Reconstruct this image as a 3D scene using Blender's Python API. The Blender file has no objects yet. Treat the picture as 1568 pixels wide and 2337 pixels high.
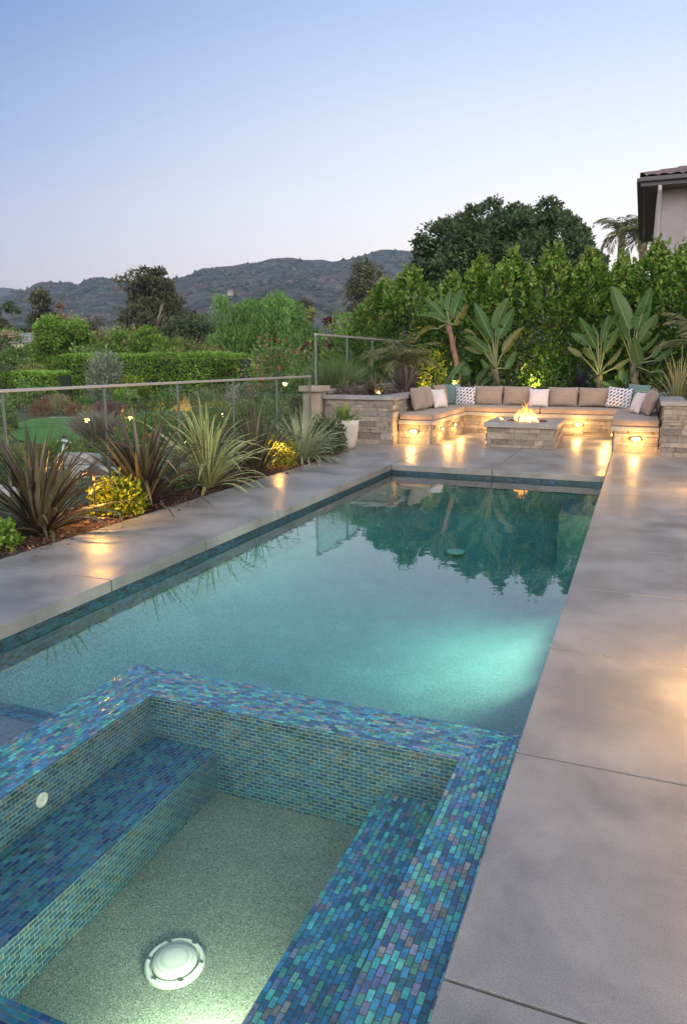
import bpy, bmesh, math, random
import numpy as np
from mathutils import Vector, Matrix, noise

R = math.radians
S = bpy.context.scene
COL = S.collection
rng = np.random.default_rng(7)
random.seed(7)

# ------------------------------------------------------------------ camera maths (survey of the place)
W_, H_ = 1568.0, 2337.0
F_ = 1650.0
CX, CY = 784.0, 1168.5
EYE = np.array([0.0, 0.0, 1.5])
_y = np.array([682.0, 346.0, F_]); _y /= np.linalg.norm(_y)
_z = np.array([0.0, F_, -346.0]); _z /= np.linalg.norm(_z)
_x = np.cross(_y, _z)
if _x[0] < 0: _x = -_x
RM = np.stack([_x, _y, _z])
def ray(px, py): return RM @ np.array([px - CX, CY - py, F_])
def onz(px, py, z=0.0):
    r = ray(px, py); return EYE + r * ((z - EYE[2]) / r[2])
def ony(px, py, y):
    r = ray(px, py); return EYE + r * (y / r[1])
def onx(px, py, x):
    r = ray(px, py); return EYE + r * (x / r[0])
def atd(px, py, D): return EYE + ray(px, py) * (D / F_)

# ------------------------------------------------------------------ mesh helpers
def V3(a): return np.asarray(a, float)
class MB:
    """collects pieces, links them as one mesh object"""
    def __init__(self):
        self.v = []; self.f = []; self.m = []; self.uv = []; self.n = 0
    def add(self, vs, fs, mi=0, uv=None):
        b = self.n
        self.v.append(np.asarray(vs, float).reshape(-1, 3)); self.n += len(self.v[-1])
        for k, q in enumerate(fs):
            self.f.append(tuple(b + i for i in q)); self.m.append(mi)
            self.uv.append(None if uv is None else uv[k])
        return self
    def quad(self, a, b, c, d, mi=0, uv=None):
        return self.add([a, b, c, d], [(0, 1, 2, 3)], mi, None if uv is None else [uv])
    def box(self, x0, x1, y0, y1, z0, z1, mi=0):
        v = [(x0,y0,z0),(x1,y0,z0),(x1,y1,z0),(x0,y1,z0),(x0,y0,z1),(x1,y0,z1),(x1,y1,z1),(x0,y1,z1)]
        f = [(0,3,2,1),(4,5,6,7),(0,1,5,4),(1,2,6,5),(2,3,7,6),(3,0,4,7)]
        return self.add(v, f, mi)
    def prism(self, poly, z0, z1, mi=0):
        n = len(poly)
        v = [(p[0],p[1],z0) for p in poly] + [(p[0],p[1],z1) for p in poly]
        f = [tuple(range(n-1,-1,-1)), tuple(range(n,2*n))] + [(i,(i+1)%n,n+(i+1)%n,n+i) for i in range(n)]
        return self.add(v, f, mi)
    def tube(self, pts, rad, n=8, mi=0, cap=True):
        pts = [V3(p) for p in pts]; k = len(pts)
        rad = [rad]*k if np.isscalar(rad) else rad
        vs = []; ref = None
        for i in range(k):
            t = pts[min(i+1,k-1)] - pts[max(i-1,0)]; t = t/(np.linalg.norm(t)+1e-9)
            if ref is None:
                ref = np.array([1.,0,0]) if abs(t[0]) < .8 else np.array([0,1.,0])
            u = ref - t*np.dot(ref,t); u /= np.linalg.norm(u)+1e-9; ref = u; w = np.cross(t,u)
            for j in range(n):
                a = 2*math.pi*j/n; vs.append(pts[i]+rad[i]*(math.cos(a)*u+math.sin(a)*w))
        fs = [(i*n+j, i*n+(j+1)%n, (i+1)*n+(j+1)%n, (i+1)*n+j) for i in range(k-1) for j in range(n)]
        if cap: fs += [tuple(range(n-1,-1,-1)), tuple(range((k-1)*n, k*n))]
        return self.add(vs, fs, mi)
    def lathe(self, prof, c, n=24, mi=0, sx=1, sy=1):
        vs = []; k = len(prof)
        for r, z in prof:
            for j in range(n):
                a = 2*math.pi*j/n; vs.append((c[0]+sx*r*math.cos(a), c[1]+sy*r*math.sin(a), c[2]+z))
        fs = [(i*n+j, i*n+(j+1)%n, (i+1)*n+(j+1)%n, (i+1)*n+j) for i in range(k-1) for j in range(n)]
        fs += [tuple(range(n-1,-1,-1)), tuple(range((k-1)*n,k*n))]
        return self.add(vs, fs, mi)
    def build(self, name, mat, parent=None, origin=None, smooth=False, bevel=0, seg=2, angle=35):
        off = V3(parent['_o']) if parent is not None else (V3(origin) if origin is not None else np.zeros(3))
        vs = np.concatenate(self.v) - off
        me = bpy.data.meshes.new(name)
        me.from_pydata(vs.tolist(), [], self.f)
        for m in (mat if isinstance(mat,(list,tuple)) else [mat]): me.materials.append(m)
        me.polygons.foreach_set('material_index', self.m)
        if any(u is not None for u in self.uv):
            ul = me.uv_layers.new(name='UVMap'); flat = []
            for q, u in zip(self.f, self.uv):
                flat += [c for p in (u if u is not None else [(0,0)]*len(q)) for c in p]
            ul.data.foreach_set('uv', flat)
        if smooth: me.polygons.foreach_set('use_smooth', [True]*len(me.polygons))
        me.update()
        o = bpy.data.objects.new(name, me); COL.objects.link(o)
        if parent is not None: o.parent = parent; o['_o'] = [float(c) for c in off]
        else: o.location = off
        if bevel:
            b = o.modifiers.new('b','BEVEL'); b.width = bevel; b.segments = seg; b.limit_method='ANGLE'; b.angle_limit=R(angle)
        return o

def tag(o, label=None, cat=None, group=None, kind=None):
    if label: o['label'] = label
    if cat: o['category'] = cat
    if group: o['group'] = group
    if kind: o['kind'] = kind
    return o
def thing(name, loc, label, cat, group=None):
    e = bpy.data.objects.new(name, None); COL.objects.link(e); e.location = loc
    e.empty_display_size = .2; e['_o'] = [float(c) for c in loc]
    return tag(e, label, cat, group)

def arr_mesh(name, verts, tris, mat, parent=None, origin=None, uv=None, mi=None, smooth=False):
    """fast mesh from numpy arrays: verts (N,3), faces (M,k)"""
    off = V3(parent['_o']) if parent is not None else (V3(origin) if origin is not None else np.zeros(3))
    me = bpy.data.meshes.new(name); k = tris.shape[1]
    me.vertices.add(len(verts)); me.vertices.foreach_set('co', (verts-off).astype(np.float32).ravel())
    me.loops.add(tris.size); me.loops.foreach_set('vertex_index', tris.astype(np.int32).ravel())
    me.polygons.add(len(tris)); me.polygons.foreach_set('loop_start', np.arange(0, tris.size, k, dtype=np.int32))
    for m in (mat if isinstance(mat,(list,tuple)) else [mat]): me.materials.append(m)
    if mi is not None: me.polygons.foreach_set('material_index', mi.astype(np.int32))
    if uv is not None:
        ul = me.uv_layers.new(name='UVMap'); ul.data.foreach_set('uv', uv.astype(np.float32).ravel())
    me.update(calc_edges=True); me.validate()
    if smooth: me.polygons.foreach_set('use_smooth', [True]*len(me.polygons))
    o = bpy.data.objects.new(name, me); COL.objects.link(o)
    if parent is not None: o.parent = parent
    else: o.location = off
    return o

def unit(a): return a/(np.linalg.norm(a,axis=-1,keepdims=True)+1e-9)
def leaf_arrays(P, D, L, Wd, fold=.25, Nrm=None):
    n = len(P); D = unit(D)
    if Nrm is None: Nrm = rng.normal(size=(n,3))
    Sd = unit(np.cross(D, Nrm)); N2 = np.cross(Sd, D)
    L = np.broadcast_to(L,(n,))[:,None]; Wd = np.broadcast_to(Wd,(n,))[:,None]
    l = P + D*L*.45 + Sd*Wd*.5 + N2*Wd*fold
    r = P + D*L*.45 - Sd*Wd*.5 + N2*Wd*fold
    t = P + D*L
    v = np.stack([P, r, t, l],1).reshape(-1,3)
    b = np.arange(n)[:,None]*4
    tr = np.concatenate([b+np.array([[0,1,2]]), b+np.array([[0,2,3]])],1).reshape(-1,3)
    return v, tr
class LB:
    """collects leaves"""
    def __init__(self): self.v=[]; self.t=[]; self.m=[]; self.n=0
    def add(self, v, t, mi=0):
        self.v.append(v); self.t.append(t+self.n); self.m.append(np.full(len(t),mi)); self.n += len(v); return self
    def build(self, name, mat, parent=None, origin=None):
        return arr_mesh(name, np.concatenate(self.v), np.concatenate(self.t), mat, parent, origin, mi=np.concatenate(self.m))
def rdir(n): return unit(rng.normal(size=(n,3)))

# ------------------------------------------------------------------ materials
MATS = {}
def newmat(name):
    m = bpy.data.materials.new(name); m.use_nodes = True
    nt = m.node_tree; p = nt.nodes['Principled BSDF']; MATS[name] = m
    return m, nt, nt.nodes, nt.links, p
def ramp(nd, stops, interp='LINEAR'):
    r = nd.new('ShaderNodeValToRGB'); cr = r.color_ramp; cr.interpolation = interp
    while len(cr.elements) > 1: cr.elements.remove(cr.elements[-1])
    cr.elements[0].position = stops[0][0]; cr.elements[0].color = (*stops[0][1],1)
    for p, c in stops[1:]:
        e = cr.elements.new(p); e.color = (*c,1)
    return r
def nnoise(nd, lk, scale, detail=5, rough=.55, coord='Object', dist=0.0):
    tc = nd.new('ShaderNodeTexCoord'); n = nd.new('ShaderNodeTexNoise')
    n.inputs['Scale'].default_value = scale; n.inputs['Detail'].default_value = detail; n.inputs['Roughness'].default_value = rough
    n.inputs['Distortion'].default_value = dist
    lk.new(tc.outputs[coord], n.inputs['Vector']); return n
def bump(nd, lk, src, p, strength=.3, dist=.01):
    b = nd.new('ShaderNodeBump'); b.inputs['Strength'].default_value = strength; b.inputs['Distance'].default_value = dist
    lk.new(src, b.inputs['Height']); lk.new(b.outputs[0], p.inputs['Normal']); return b
def maprange(nd, lk, src, a, b, c, d):
    m = nd.new('ShaderNodeMapRange'); lk.new(src, m.inputs[0])
    for i, x in enumerate((a,b,c,d)): m.inputs[i+1].default_value = x
    return m
def mixc(nd, lk, fac, a, b, mode='MIX'):
    m = nd.new('ShaderNodeMix'); m.data_type='RGBA'; m.blend_type = mode
    for sock, x in ((m.inputs[0],fac),(m.inputs[6],a),(m.inputs[7],b)):
        if hasattr(x,'is_output'): lk.new(x, sock)
        else: sock.default_value = x if np.isscalar(x) else (*x,1)
    return m.outputs[2]

def plain(name, col, rough=.6, metal=0, nscale=0, namt=.15, bmp=0, bscale=60, spec=.5):
    m, nt, nd, lk, p = newmat(name)
    p.inputs['Roughness'].default_value = rough; p.inputs['Metallic'].default_value = metal
    p.inputs['Specular IOR Level'].default_value = spec
    if nscale:
        n = nnoise(nd, lk, nscale)
        r = ramp(nd, [(.3,tuple(c*(1-namt) for c in col)),(.7,tuple(min(1,c*(1+namt)) for c in col))])
        lk.new(n.outputs[0], r.inputs[0]); lk.new(r.outputs[0], p.inputs['Base Color'])
    else: p.inputs['Base Color'].default_value = (*col,1)
    if bmp:
        n2 = nnoise(nd, lk, bscale, 6); bump(nd, lk, n2.outputs[0], p, bmp, .008)
    return m

def leafmat(name, stops, trans=.25, rough=.5, spec=.35, nscale=0.0, nvar=.35):
    m, nt, nd, lk, p = newmat(name)
    g = nd.new('ShaderNodeNewGeometry')
    r = ramp(nd, stops); lk.new(g.outputs['Random Per Island'], r.inputs[0])
    col = r.outputs[0]
    if nscale:
        n = nnoise(nd, lk, nscale, 3)
        mr = maprange(nd, lk, n.outputs[0], .35,.65,1-nvar,1+nvar)
        hs = nd.new('ShaderNodeHueSaturation'); lk.new(mr.outputs[0], hs.inputs['Value']); lk.new(col, hs.inputs['Color']); col = hs.outputs[0]
    lk.new(col, p.inputs['Base Color']); p.inputs['Roughness'].default_value = rough; p.inputs['Specular IOR Level'].default_value = spec
    if trans:
        tb = nd.new('ShaderNodeBsdfTranslucent'); lk.new(col, tb.inputs[0])
        mx = nd.new('ShaderNodeMixShader'); mx.inputs[0].default_value = trans
        lk.new(p.outputs[0], mx.inputs[1]); lk.new(tb.outputs[0], mx.inputs[2]); lk.new(mx.outputs[0], nd['Material Output'].inputs[0])
    return m

# concrete -------------------------------------------------
def concrete(name, base, var=.25, r0=.3, r1=.5, scale=1.6):
    m, nt, nd, lk, p = newmat(name)
    n1 = nnoise(nd, lk, scale, 6, .62, dist=.3); n2 = nnoise(nd, lk, 55, 4, .7); n3 = nnoise(nd, lk, 260, 2, .6)
    a = tuple(c*(1-var) for c in base); b = tuple(c*(1+var) for c in base)
    r = ramp(nd, [(.37,a),(.5,base),(.63,b)]); lk.new(n1.outputs[0], r.inputs[0])
    sp = maprange(nd, lk, n3.outputs[0], .35,.7,.70,1.2)
    c2 = mixc(nd, lk, 1.0, r.outputs[0], sp.outputs[0], 'MULTIPLY')
    # warm mottling of the acid-stained surface
    n4 = nnoise(nd, lk, .75, 4, .6); f4 = maprange(nd, lk, n4.outputs[0], .5,.75,0,.55)
    c3 = mixc(nd, lk, f4.outputs[0], c2, (base[0]*1.06, base[1]*.98, base[2]*.90))
    # old water marks and drips
    n5 = nnoise(nd, lk, 3.2, 7, .7, dist=1.2); f5 = maprange(nd, lk, n5.outputs[0], .60,.68,0,.22); c3 = mixc(nd, lk, f5.outputs[0], c3, tuple(c*.62 for c in base))
    n6 = nnoise(nd, lk, 9, 5, .75, dist=.5); f6 = maprange(nd, lk, n6.outputs[0], .66,.72,0,.18); c3 = mixc(nd, lk, f6.outputs[0], c3, tuple(min(1,c*1.5) for c in base))
    lk.new(c3, p.inputs['Base Color'])
    rr = maprange(nd, lk, n1.outputs[0], .3,.7,r0,r1); lk.new(rr.outputs[0], p.inputs['Roughness'])
    ad = nd.new('ShaderNodeMath'); ad.operation='ADD'; lk.new(n2.outputs[0], ad.inputs[0]); lk.new(n3.outputs[0], ad.inputs[1])
    bump(nd, lk, ad.outputs[0], p, .07, .003)
    return m
M_deck = concrete('brushed_concrete', (.220,.222,.220), .26, .30, .52, 1.7)
M_cope = concrete('coping_concrete', (.25,.235,.22), .25, .5,.7, 6)
M_cap  = concrete('cap_concrete', (.27,.265,.26), .18, .5,.7, 5)

# glass mosaic ---------------------------------------------
def mosaic(name, palette, grout, rough=.16, film=True, metal=.25, gw=.0016, bw=.041, bh=.0205, tilt=0):
    m, nt, nd, lk, p = newmat(name)
    uv = nd.new('ShaderNodeUVMap'); uv.uv_map='UVMap'
    def brick(off):
        mp = nd.new('ShaderNodeMapping'); mp.inputs['Location'].default_value = (off*bw*41, off*bh*26, 0)
        lk.new(uv.outputs[0], mp.inputs[0])
        b = nd.new('ShaderNodeTexBrick'); lk.new(mp.outputs[0], b.inputs[0])
        b.offset = .5; b.inputs['Scale'].default_value = 1
        b.inputs['Brick Width'].default_value = bw; b.inputs['Row Height'].default_value = bh
        b.inputs['Mortar Size'].default_value = gw; b.inputs['Mortar Smooth'].default_value = .25
        b.inputs['Color1'].default_value = (0,0,0,1); b.inputs['Color2'].default_value = (1,1,1,1); b.inputs['Mortar'].default_value=(.5,.5,.5,1)
        return b
    b1, b2 = brick(0), brick(1)
    n = len(palette)
    r = ramp(nd, [(i/n, c) for i, c in enumerate(palette)], 'CONSTANT'); lk.new(b1.outputs['Color'], r.inputs[0])
    vv = maprange(nd, lk, b2.outputs['Color'], 0,1,.66,1.3)
    # streaky colour inside each tile
    wn = nnoise(nd, lk, 38, 4, .6, 'UV', .8); wv = maprange(nd, lk, wn.outputs[0], .3,.7,.68,1.32)
    c = mixc(nd, lk, 1.0, r.outputs[0], vv.outputs[0], 'MULTIPLY'); c = mixc(nd, lk, 1.0, c, wv.outputs[0], 'MULTIPLY')
    gn = nnoise(nd, lk, 20, 3); gv = maprange(nd, lk, gn.outputs[0], .3,.7,.7,1.2)
    gc = mixc(nd, lk, 1.0, grout, gv.outputs[0], 'MULTIPLY')
    lk.new(mixc(nd, lk, b1.outputs['Fac'], c, gc), p.inputs['Base Color'])
    rg = maprange(nd, lk, b1.outputs['Fac'], 0,1,rough,.75); lk.new(rg.outputs[0], p.inputs['Roughness'])
    mt = maprange(nd, lk, b1.outputs['Fac'], 0,1,metal,0); lk.new(mt.outputs[0], p.inputs['Metallic'])
    if film:
        tf = maprange(nd, lk, b2.outputs['Color'], 0,1,300,470); lk.new(tf.outputs[0], p.inputs['Thin Film Thickness'])
        p.inputs['Thin Film IOR'].default_value = 1.6
    h = nd.new('ShaderNodeMath'); h.operation='SUBTRACT'; lk.new(wn.outputs[0], h.inputs[0]); lk.new(b1.outputs['Fac'], h.inputs[1])
    # each tile sits at a slightly different tilt
    bm_ = bump(nd, lk, h.outputs[0], p, .45, .003)
    if tilt:
        b3 = brick(2); gm = nd.new('ShaderNodeNewGeometry')
        cx_ = nd.new('ShaderNodeCombineXYZ'); 
        for src, k in ((b2,0),(b3,1)):
            mr = maprange(nd, lk, src.outputs['Color'], 0,1,-tilt,tilt); lk.new(mr.outputs[0], cx_.inputs[k])
        va = nd.new('ShaderNodeVectorMath'); va.operation='ADD'; lk.new(gm.outputs['Normal'], va.inputs[0]); lk.new(cx_.outputs[0], va.inputs[1])
        vn = nd.new('ShaderNodeVectorMath'); vn.operation='NORMALIZE'; lk.new(va.outputs[0], vn.inputs[0]); lk.new(vn.outputs[0], bm_.inputs['Normal'])
    return m
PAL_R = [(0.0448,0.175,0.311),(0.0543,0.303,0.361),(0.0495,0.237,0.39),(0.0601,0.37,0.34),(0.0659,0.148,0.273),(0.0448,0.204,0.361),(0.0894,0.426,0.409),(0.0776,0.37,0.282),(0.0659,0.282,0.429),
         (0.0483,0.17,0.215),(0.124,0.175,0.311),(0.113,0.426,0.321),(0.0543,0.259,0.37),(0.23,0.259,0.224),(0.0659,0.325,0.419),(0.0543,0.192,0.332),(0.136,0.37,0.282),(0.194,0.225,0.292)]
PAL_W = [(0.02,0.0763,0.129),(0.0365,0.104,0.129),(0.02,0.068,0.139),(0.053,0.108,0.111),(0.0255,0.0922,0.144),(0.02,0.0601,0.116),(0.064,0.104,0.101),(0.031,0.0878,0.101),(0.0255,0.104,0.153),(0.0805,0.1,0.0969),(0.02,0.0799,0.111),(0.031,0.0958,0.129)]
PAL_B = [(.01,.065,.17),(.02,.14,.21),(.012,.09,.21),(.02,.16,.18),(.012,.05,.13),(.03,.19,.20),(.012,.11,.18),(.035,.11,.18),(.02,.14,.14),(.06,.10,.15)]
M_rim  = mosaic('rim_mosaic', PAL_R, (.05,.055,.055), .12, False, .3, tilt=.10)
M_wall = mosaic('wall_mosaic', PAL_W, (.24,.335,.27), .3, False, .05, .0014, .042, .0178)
M_band = mosaic('band_mosaic', [tuple(c*(.18+.38*((i*7)%5)/2.5) for c in q) for i,q in enumerate(PAL_B)], (.05,.06,.055), .3, False, .05)
M_benchm = mosaic('bench_mosaic', PAL_B, (.10,.115,.10), .2, False, .15)

def speckle(name, base, dark, light, scale=150, rough=.8):
    m, nt, nd, lk, p = newmat(name)
    tc = nd.new('ShaderNodeTexCoord'); v = nd.new('ShaderNodeTexVoronoi'); v.inputs['Scale'].default_value = scale
    lk.new(tc.outputs['Object'], v.inputs['Vector'])
    sx = nd.new('ShaderNodeSeparateColor'); lk.new(v.outputs['Color'], sx.inputs[0])
    r = ramp(nd, [(0,dark),(.14,dark),(.2,base),(.8,base),(.86,light),(1,light)]); lk.new(sx.outputs[0], r.inputs[0])
    n = nnoise(nd, lk, 3, 5); f = maprange(nd, lk, n.outputs[0], .3,.7,.85,1.12)
    lk.new(mixc(nd, lk, 1.0, r.outputs[0], f.outputs[0], 'MULTIPLY'), p.inputs['Base Color'])
    p.inputs['Roughness'].default_value = rough; bump(nd, lk, v.outputs['Distance'], p, .3, .004)
    return m
M_pebble  = speckle('spa_pebble', (.15,.185,.14), (.065,.085,.068), (.26,.30,.235), 280)
M_step = speckle('step_plaster', (.11,.13,.155), (.07,.09,.11), (.17,.19,.22), 150)
M_plaster = speckle('pool_plaster', (.13,.205,.20), (.07,.125,.125), (.20,.28,.275), 130)

def schlick(nd, lk, f0, normal=None, pw=5):
    lw = nd.new('ShaderNodeLayerWeight'); lw.inputs[0].default_value = .5
    if normal is not None: lk.new(normal, lw.inputs['Normal'])
    p5 = nd.new('ShaderNodeMath'); p5.operation='POWER'; lk.new(lw.outputs['Facing'], p5.inputs[0]); p5.inputs[1].default_value = pw
    m = nd.new('ShaderNodeMath'); m.operation='MULTIPLY_ADD'; lk.new(p5.outputs[0], m.inputs[0]); m.inputs[1].default_value = 1-f0; m.inputs[2].default_value = f0
    return m.outputs[0]
# water ----------------------------------------------------
def water(name, absorb, dens, wave=.02, wscale=2.2, pw=3.5):
    m, nt, nd, lk, p = newmat(name); nd.remove(p); out = nd['Material Output']
    t = nd.new('ShaderNodeBsdfTransparent'); g = nd.new('ShaderNodeBsdfGlossy'); g.inputs['Roughness'].default_value = 0.015
    mx = nd.new('ShaderNodeMixShader')
    n = nnoise(nd, lk, wscale, 3, .5); b = nd.new('ShaderNodeBump'); b.inputs['Strength'].default_value = wave; b.inputs['Distance'].default_value = .05
    lk.new(n.outputs[0], b.inputs['Height']); lk.new(b.outputs[0], g.inputs['Normal']); fr = schlick(nd, lk, .025, b.outputs[0], pw)
    lk.new(fr, mx.inputs[0]); lk.new(t.outputs[0], mx.inputs[1]); lk.new(g.outputs[0], mx.inputs[2]); lk.new(mx.outputs[0], out.inputs['Surface'])
    va = nd.new('ShaderNodeVolumeAbsorption'); va.inputs[0].default_value = (*absorb,1); va.inputs[1].default_value = dens
    lk.new(va.outputs[0], out.inputs['Volume'])
    return m
M_water = water('pool_water', (.40,.885,.925), .60, .045, 2.6)
M_spaw  = water('spa_water', (.42,.90,.86), .5, .05, 4, 5)

def glass(name, tint=(.89,.955,.93)):
    m, nt, nd, lk, p = newmat(name); nd.remove(p); out = nd['Material Output']
    t = nd.new('ShaderNodeBsdfTransparent'); t.inputs[0].default_value = (*tint,1)
    g = nd.new('ShaderNodeBsdfGlossy'); g.inputs['Roughness'].default_value = 0.0
    fr = schlick(nd, lk, .04)
    mx = nd.new('ShaderNodeMixShader'); lk.new(fr, mx.inputs[0]); lk.new(t.outputs[0], mx.inputs[1]); lk.new(g.outputs[0], mx.inputs[2])
    lk.new(mx.outputs[0], out.inputs['Surface']); return m
M_glass = glass('railing_glass')

def emit(name, col, st):
    m, nt, nd, lk, p = newmat(name)
    p.inputs['Base Color'].default_value = (.8,.8,.8,1); p.inputs['Emission Color'].default_value = (*col,1); p.inputs['Emission Strength'].default_value = st
    return m
M_lens = emit('lamp_lens', (1,.60,.20), 3)
M_poollens = emit('pool_lens', (.85,1,.85), 6)
M_bulb = emit('fairy_bulb', (1,.7,.2), 5)

def fire():
    m, nt, nd, lk, p = newmat('flame'); nd.remove(p); out = nd['Material Output']
    tc = nd.new('ShaderNodeTexCoord'); sp = nd.new('ShaderNodeSeparateXYZ'); lk.new(tc.outputs['Generated'], sp.inputs[0])
    r = ramp(nd, [(0,(1,.50,.12)),(.25,(1,.55,.14)),(.6,(1,.34,.05)),(1,(.9,.16,.01))]); lk.new(sp.outputs[2], r.inputs[0])
    e = nd.new('ShaderNodeEmission'); lk.new(r.outputs[0], e.inputs[0])
    st = maprange(nd, lk, sp.outputs[2], 0,1,7,3); lk.new(st.outputs[0], e.inputs[1])
    t = nd.new('ShaderNodeBsdfTransparent'); lw = nd.new('ShaderNodeLayerWeight'); lw.inputs[0].default_value = .35
    n = nnoise(nd, lk, 14, 3); ad = nd.new('ShaderNodeMath'); ad.operation='MULTIPLY'; lk.new(lw.outputs['Facing'], ad.inputs[0]); lk.new(n.outputs[0], ad.inputs[1])
    f = maprange(nd, lk, ad.outputs[0], .1,.5,.25,1)
    mx = nd.new('ShaderNodeMixShader'); lk.new(f.outputs[0], mx.inputs[0]); lk.new(e.outputs[0], mx.inputs[1]); lk.new(t.outputs[0], mx.inputs[2]); lk.new(mx.outputs[0], out.inputs[0])
    return m
M_fire = fire()

def stone():
    m, nt, nd, lk, p = newmat('ledger_stone')
    g = nd.new('ShaderNodeNewGeometry')
    r = ramp(nd, [(0,(.15,.13,.115)),(.25,(.27,.235,.20)),(.5,(.20,.18,.165)),(.7,(.33,.29,.245)),(.85,(.24,.19,.15)),(1,(.38,.345,.30))])
    lk.new(g.outputs['Random Per Island'], r.inputs[0])
    n = nnoise(nd, lk, 14, 7, .65, dist=.4); f = maprange(nd, lk, n.outputs[0], .3,.7,.72,1.25)
    lk.new(mixc(nd, lk, 1.0, r.outputs[0], f.outputs[0], 'MULTIPLY'), p.inputs['Base Color'])
    p.inputs['Roughness'].default_value = .85; n2 = nnoise(nd, lk, 34, 8, .7); bump(nd, lk, n2.outputs[0], p, .8, .02)
    return m
M_stone = stone()
def fabric(name, col, weave=900, spec=.2):
    m, nt, nd, lk, p = newmat(name)
    n = nnoise(nd, lk, 2.5, 4); n3 = nnoise(nd, lk, weave, 2)
    r = ramp(nd, [(.3,tuple(c*.86 for c in col)),(.7,tuple(c*1.1 for c in col))]); lk.new(n.outputs[0], r.inputs[0])
    f = maprange(nd, lk, n3.outputs[0], .3,.7,.85,1.12); lk.new(mixc(nd, lk, 1.0, r.outputs[0], f.outputs[0],'MULTIPLY'), p.inputs['Base Color'])
    p.inputs['Roughness'].default_value = .9; p.inputs['Specular IOR Level'].default_value = spec; p.inputs['Sheen Weight'].default_value = .15
    n2 = nnoise(nd, lk, 9, 4, .6, dist=.6); bump(nd, lk, n2.outputs[0], p, .6, .035)
    return m
M_taupe = fabric('taupe_canvas', (.27,.215,.18))
M_white = fabric('ivory_canvas', (.56,.52,.54))
M_teal  = fabric('sage_teal_canvas', (.12,.20,.19))
def patterned():
    m, nt, nd, lk, p = newmat('ikat_fabric')
    tc = nd.new('ShaderNodeTexCoord'); mp = nd.new('ShaderNodeMapping'); mp.inputs['Rotation'].default_value = (0,R(45),0); lk.new(tc.outputs['Object'], mp.inputs[0])
    nz = nd.new('ShaderNodeTexNoise'); nz.inputs['Scale'].default_value = 22; nz.inputs['Detail'].default_value = 3; lk.new(tc.outputs['Object'], nz.inputs[0])
    ch = nd.new('ShaderNodeTexBrick'); ch.inputs['Scale'].default_value = 1; ch.inputs['Brick Width'].default_value = .085; ch.inputs['Row Height'].default_value = .055
    ch.inputs['Mortar Size'].default_value = .013; ch.inputs['Mortar Smooth'].default_value = .3
    sw = nd.new('ShaderNodeSeparateXYZ'); cb = nd.new('ShaderNodeCombineXYZ'); lk.new(mp.outputs[0], sw.inputs[0]); lk.new(sw.outputs[0], cb.inputs[0]); lk.new(sw.outputs[2], cb.inputs[1])
    ad = nd.new('ShaderNodeVectorMath'); ad.operation='MULTIPLY_ADD'; lk.new(nz.outputs['Color'], ad.inputs[0]); ad.inputs[1].default_value=(.022,.022,0); lk.new(cb.outputs[0], ad.inputs[2]); lk.new(ad.outputs[0], ch.inputs[0])
    ch.inputs['Color1'].default_value=(.045,.065,.13,1); ch.inputs['Color2'].default_value=(.20,.22,.30,1); ch.inputs['Mortar'].default_value=(.60,.58,.60,1)
    lk.new(ch.outputs[0], p.inputs['Base Color']); p.inputs['Roughness'].default_value=.9; p.inputs['Specular IOR Level'].default_value=.2
    n2 = nnoise(nd, lk, 9, 4); bump(nd, lk, n2.outputs[0], p, .3, .03)
    return m
M_patt = patterned()
M_rail = plain('brushed_metal', (.44,.40,.385), .42, .45, 30, .06)
M_post = plain('post_metal', (.16,.19,.18), .35, .7)
M_bronze = plain('aged_bronze', (.16,.10,.06), .45, .6, 20, .2)
M_stucco = plain('pillar_stucco', (.36,.29,.24), .9, 0, 5, .14, .5, 90)
M_hstucco = plain('house_stucco', (.33,.30,.32), .9, 0, 3, .07, .5, 120)
M_soffit = plain('soffit_paint', (.23,.19,.16), .8, 0, 5, .1)
M_gutter = plain('gutter_metal', (.075,.075,.085), .5)
M_trimw = plain('downspout_paint', (.60,.58,.60), .6, 0, 8, .06)
M_tile = plain('clay_tile', (.14,.10,.105), .8, 0, 9, .45, .4, 60)
M_pot = plain('pot_ceramic', (.46,.43,.40), .75, 0, 5, .1, .25, 80)
M_soil = plain('dark_soil', (.035,.026,.02), .95, 0, 8, .4, .8, 40)
M_bark = plain('bark', (.13,.10,.08), .9, 0, 12, .45, .9, 25)
M_palebark = plain('pale_bark', (.27,.23,.20), .9, 0, 10, .4, .6, 25)
M_lava = plain('lava_rock', (.07,.035,.03), .9, 0, 30, .5, .8, 60)
M_whitepl = plain('drain_plastic', (.50,.53,.46), .45)
M_drainhole = plain('drain_hole', (.08,.10,.09), .8)
M_base = plain('subbase', (.015,.015,.015), .95)
M_path = plain('garden_path_gravel', (.36,.30,.27), .95, 0, 4, .15, .5, 50)
M_boulder = plain('boulder_stone', (.36,.32,.31), .85, 0, 4, .3, .6, 18)
M_orn = plain('ornament_metal', (.42,.47,.50), .35, .5, 12, .15)
M_chip = leafmat('bark_chip', [(0,(.05,.022,.015)),(.5,(.13,.055,.035)),(.85,(.20,.10,.06)),(1,(.28,.17,.11))], 0, .85, .3)
def groundmat():
    m, nt, nd, lk, p = newmat('garden_ground')
    n = nnoise(nd, lk, .22, 7, .65); n2 = nnoise(nd, lk, 5, 5, .7)
    r = ramp(nd, [(.3,(.035,.05,.02)),(.48,(.06,.075,.03)),(.6,(.10,.085,.055)),(.75,(.06,.09,.03))]); lk.new(n.outputs[0], r.inputs[0])
    f = maprange(nd, lk, n2.outputs[0], .3,.7,.6,1.3); lk.new(mixc(nd, lk, 1.0, r.outputs[0], f.outputs[0],'MULTIPLY'), p.inputs['Base Color'])
    p.inputs['Roughness'].default_value=.95; bump(nd, lk, n2.outputs[0], p, .6, .1); return m
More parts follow.
